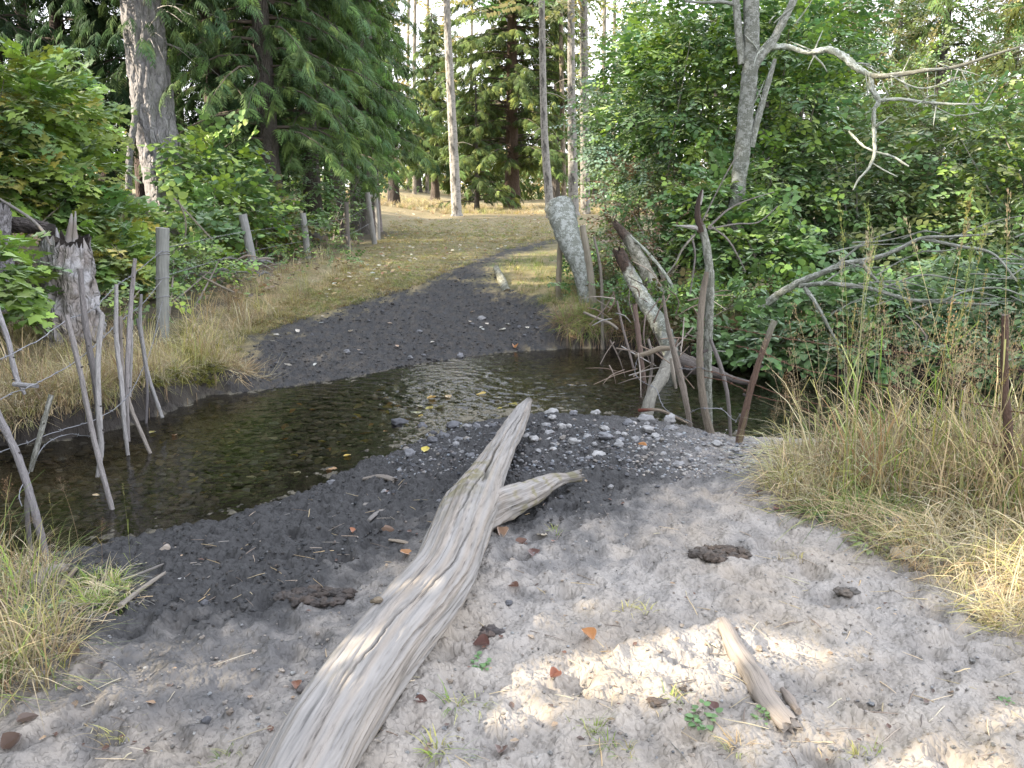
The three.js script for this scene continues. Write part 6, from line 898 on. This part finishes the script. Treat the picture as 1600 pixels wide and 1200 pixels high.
{ // sunken leaves, fallen leaves and straw too many to count
  const lv = new Inst(), t = tag(thing('leaf_litter', 'scattered small fallen leaves and straw on ground and streambed', 'litter'), null, null, null, 'stuff'), one = (p, s, c) => lv.add(p, new THREE.Quaternion().setFromEuler(new THREE.Euler(rnd(-0.35, 0.35), rnd(6.28), rnd(-0.35, 0.35))), s, c);
  scatter([[230, 680], [400, 640], [620, 600], [800, 600], [860, 640], [700, 660], [560, 715], [430, 770], [260, 800]], 150, (x, y) => { const p = atY(x, y, W - 0.06); p.y = ground(p.x, p.z) + 0.012; one(p, rnd(0.04, 0.10), tint(pick([[0.4, 0.32, 0.06], [0.38, 0.22, 0.07], [0.28, 0.24, 0.1], [0.5, 0.46, 0.3]]), 0.3)); });
  scatter([[600, 380], [615, 330], [850, 330], [850, 365], [760, 400], [640, 430], [480, 480]], 300, (x, y) => one(G(x, y).add(V(0, 0.05, 0)), rnd(0.04, 0.085) * (y < 350 ? 1.8 : 1), tint(pick([[0.55, 0.5, 0.38], [0.5, 0.36, 0.16], [0.62, 0.58, 0.45], [0.36, 0.2, 0.1]]), 0.25)));
  scatter([[420, 520], [640, 455], [860, 520], [700, 540], [450, 590]], 18, (x, y) => one(G(x, y).add(V(0, 0.015, 0)), rnd(0.04, 0.09), tint(pick([[0.5, 0.46, 0.38], [0.36, 0.26, 0.18], [0.6, 0.57, 0.5]]), 0.25)));
  scatter([[200, 880], [560, 740], [1200, 740], [1500, 950], [1580, 1190], [60, 1190]], 130, (x, y) => one(G(x, y).add(V(0, 0.006, 0)), rnd(0.01, 0.03), tint(pick([BRN, BRN, [0.3, 0.2, 0.12], [0.4, 0.3, 0.2], [0.12, 0.08, 0.06]]), 0.3)));
  scatter([[1180, 770], [1300, 780], [1460, 860], [1440, 900], [1330, 830], [1200, 800]], 90, (x, y) => one(G(x, y).add(V(0, 0.015, 0)), rnd(0.02, 0.06), tint(pick([RED, [0.3, 0.2, 0.12], [0.4, 0.3, 0.2], [0.2, 0.16, 0.12], STRAW2]), 0.3)));
  scatter([[280, 480], [420, 400], [600, 330], [560, 400], [400, 480]], 260, (x, y) => one(G(x, y).add(V(0, 0.1, 0)), rnd(0.05, 0.1), tint(pick([BR, [0.3, 0.2, 0.1], [0.14, 0.1, 0.06], G0.leafG]), 0.3)));
  lv.build('leaves', LV[0], M.leaf, t);
  const sw = new Inst(), mb = new MB(); tube(mb, [V(-0.5, 0, 0), V(-0.1, 0.012, 0.008), V(0.2, 0.01, -0.005), V(0.5, 0.004, 0.008)], [0.008, 0.012, 0.01, 0.005], { ns: 4, step: 0.2, rough: 0.2 }); const g = mb.geo();
  const straw = (P, n, l0, l1, cs) => scatter(P, n, (x, y) => { const p = G(x, y); sw.add(p.add(V(0, 0.006, 0)), new THREE.Quaternion().setFromEuler(new THREE.Euler(0, rnd(6.28), rnd(-0.06, 0.06))), V(rnd(l0, l1), rnd(0.1, 0.22), rnd(0.1, 0.22)), tint(pick(cs), 0.25)); });
  straw([[450, 1000], [900, 820], [1180, 770], [1450, 900], [1600, 1000], [1600, 1200], [100, 1200], [150, 1050]], 170, 0.03, 0.16, [STRAW, STRAW2, [0.5, 0.42, 0.3], [0.3, 0.25, 0.2], [0.2, 0.16, 0.13]]);
  straw([[180, 880], [560, 740], [950, 760], [560, 900], [300, 980]], 90, 0.03, 0.12, [[0.3, 0.25, 0.2], [0.2, 0.16, 0.13], STRAW2]); straw([[1180, 740], [1300, 765], [1460, 860], [1420, 890], [1300, 810], [1160, 780]], 170, 0.05, 0.25, [STRAW, STRAW2, [0.4, 0.35, 0.3], [0.25, 0.2, 0.16]]);
  straw([[20, 900], [200, 890], [230, 940], [120, 1000], [20, 1080]], 130, 0.06, 0.25, [STRAW, STRAW2, [0.36, 0.32, 0.28], [0.25, 0.2, 0.16]]);
  sw.build('straw', g, M.dead, t);
}
function weed(label, px, py, w, kind) {
  const c = G(px, py), t = thing('weed', label, 'weed', c), mb = new MB(), r = w / F * c.distanceTo(camera.position) / 2;
  for (let i = 0; i < 26; i++) { const a = rnd(6.283), q = r * Math.sqrt(R()), x = Math.cos(a) * q, z = Math.sin(a) * q, d = V(Math.cos(a), rnd(0, 0.4), Math.sin(a)).normalize(), l = r * rnd(0.35, 0.6); leaf(mb, V(x, ground(c.x + x, c.z + z) - c.y + r * rnd(0.1, 0.35), z), d, V(0, 1, 0), l, l * (kind ? 0.5 : 1), 0, rnd(0.8, 1.2)); }
  const g = mb.geo(), col = tint(kind ? GG : [0.14, 0.25, 0.07], 0.1), a = g.attributes.color; for (let i = 0; i < a.count; i++) a.setXYZ(i, a.getX(i) * col[0], a.getY(i) * col[1], a.getZ(i) * col[2]); part('leaves', g, M.leaf, t); return t;
}
weed('bright green clover rosette left of the plank foot', 1101, 1130, 42); weed('small green rosette beside the plank foot', 1190, 1132, 28); weed('small green sprout right of the lower log', 752, 1040, 30); weed('grassy green weed patch left of the large pale leaf', 1366, 856, 60, 1); weed('small bright weed far right on the sunny sand', 1570, 1095, 18);
weed('feathery yellow green weed at the tip of the left grass', 176, 935, 44, 1); weed('bright green weed within the left grass', 60, 955, 50); weed('low green weed under the right grass', 1290, 806, 40); weed('green herb at the foot of the right grass', 1400, 800, 50); weed('green leaf by the straw on the far right', 1520, 948, 18, 1);
{ const b = new Bed(); for (const [x, y, n] of [[910, 1140, 5], [1140, 1170, 4], [730, 1110, 3], [1060, 1100, 2], [1000, 950, 2], [970, 1180, 4], [700, 1180, 4], [1350, 1180, 3], [1230, 880, 3], [860, 830, 2], [560, 1170, 4], [180, 1150, 5], [340, 1180, 3]]) for (let i = 0; i < n; i++) b.put('low', G(x + rnd(-22, 22), y + rnd(-8, 8)), rnd(0.5, 1), tint(pick([GG, PALEG, STRAW2]), 0.2)); b.build('sparse_grass', 'sparse little grass sprouts on the trampled sand'); }
renderer.render(scene, camera);
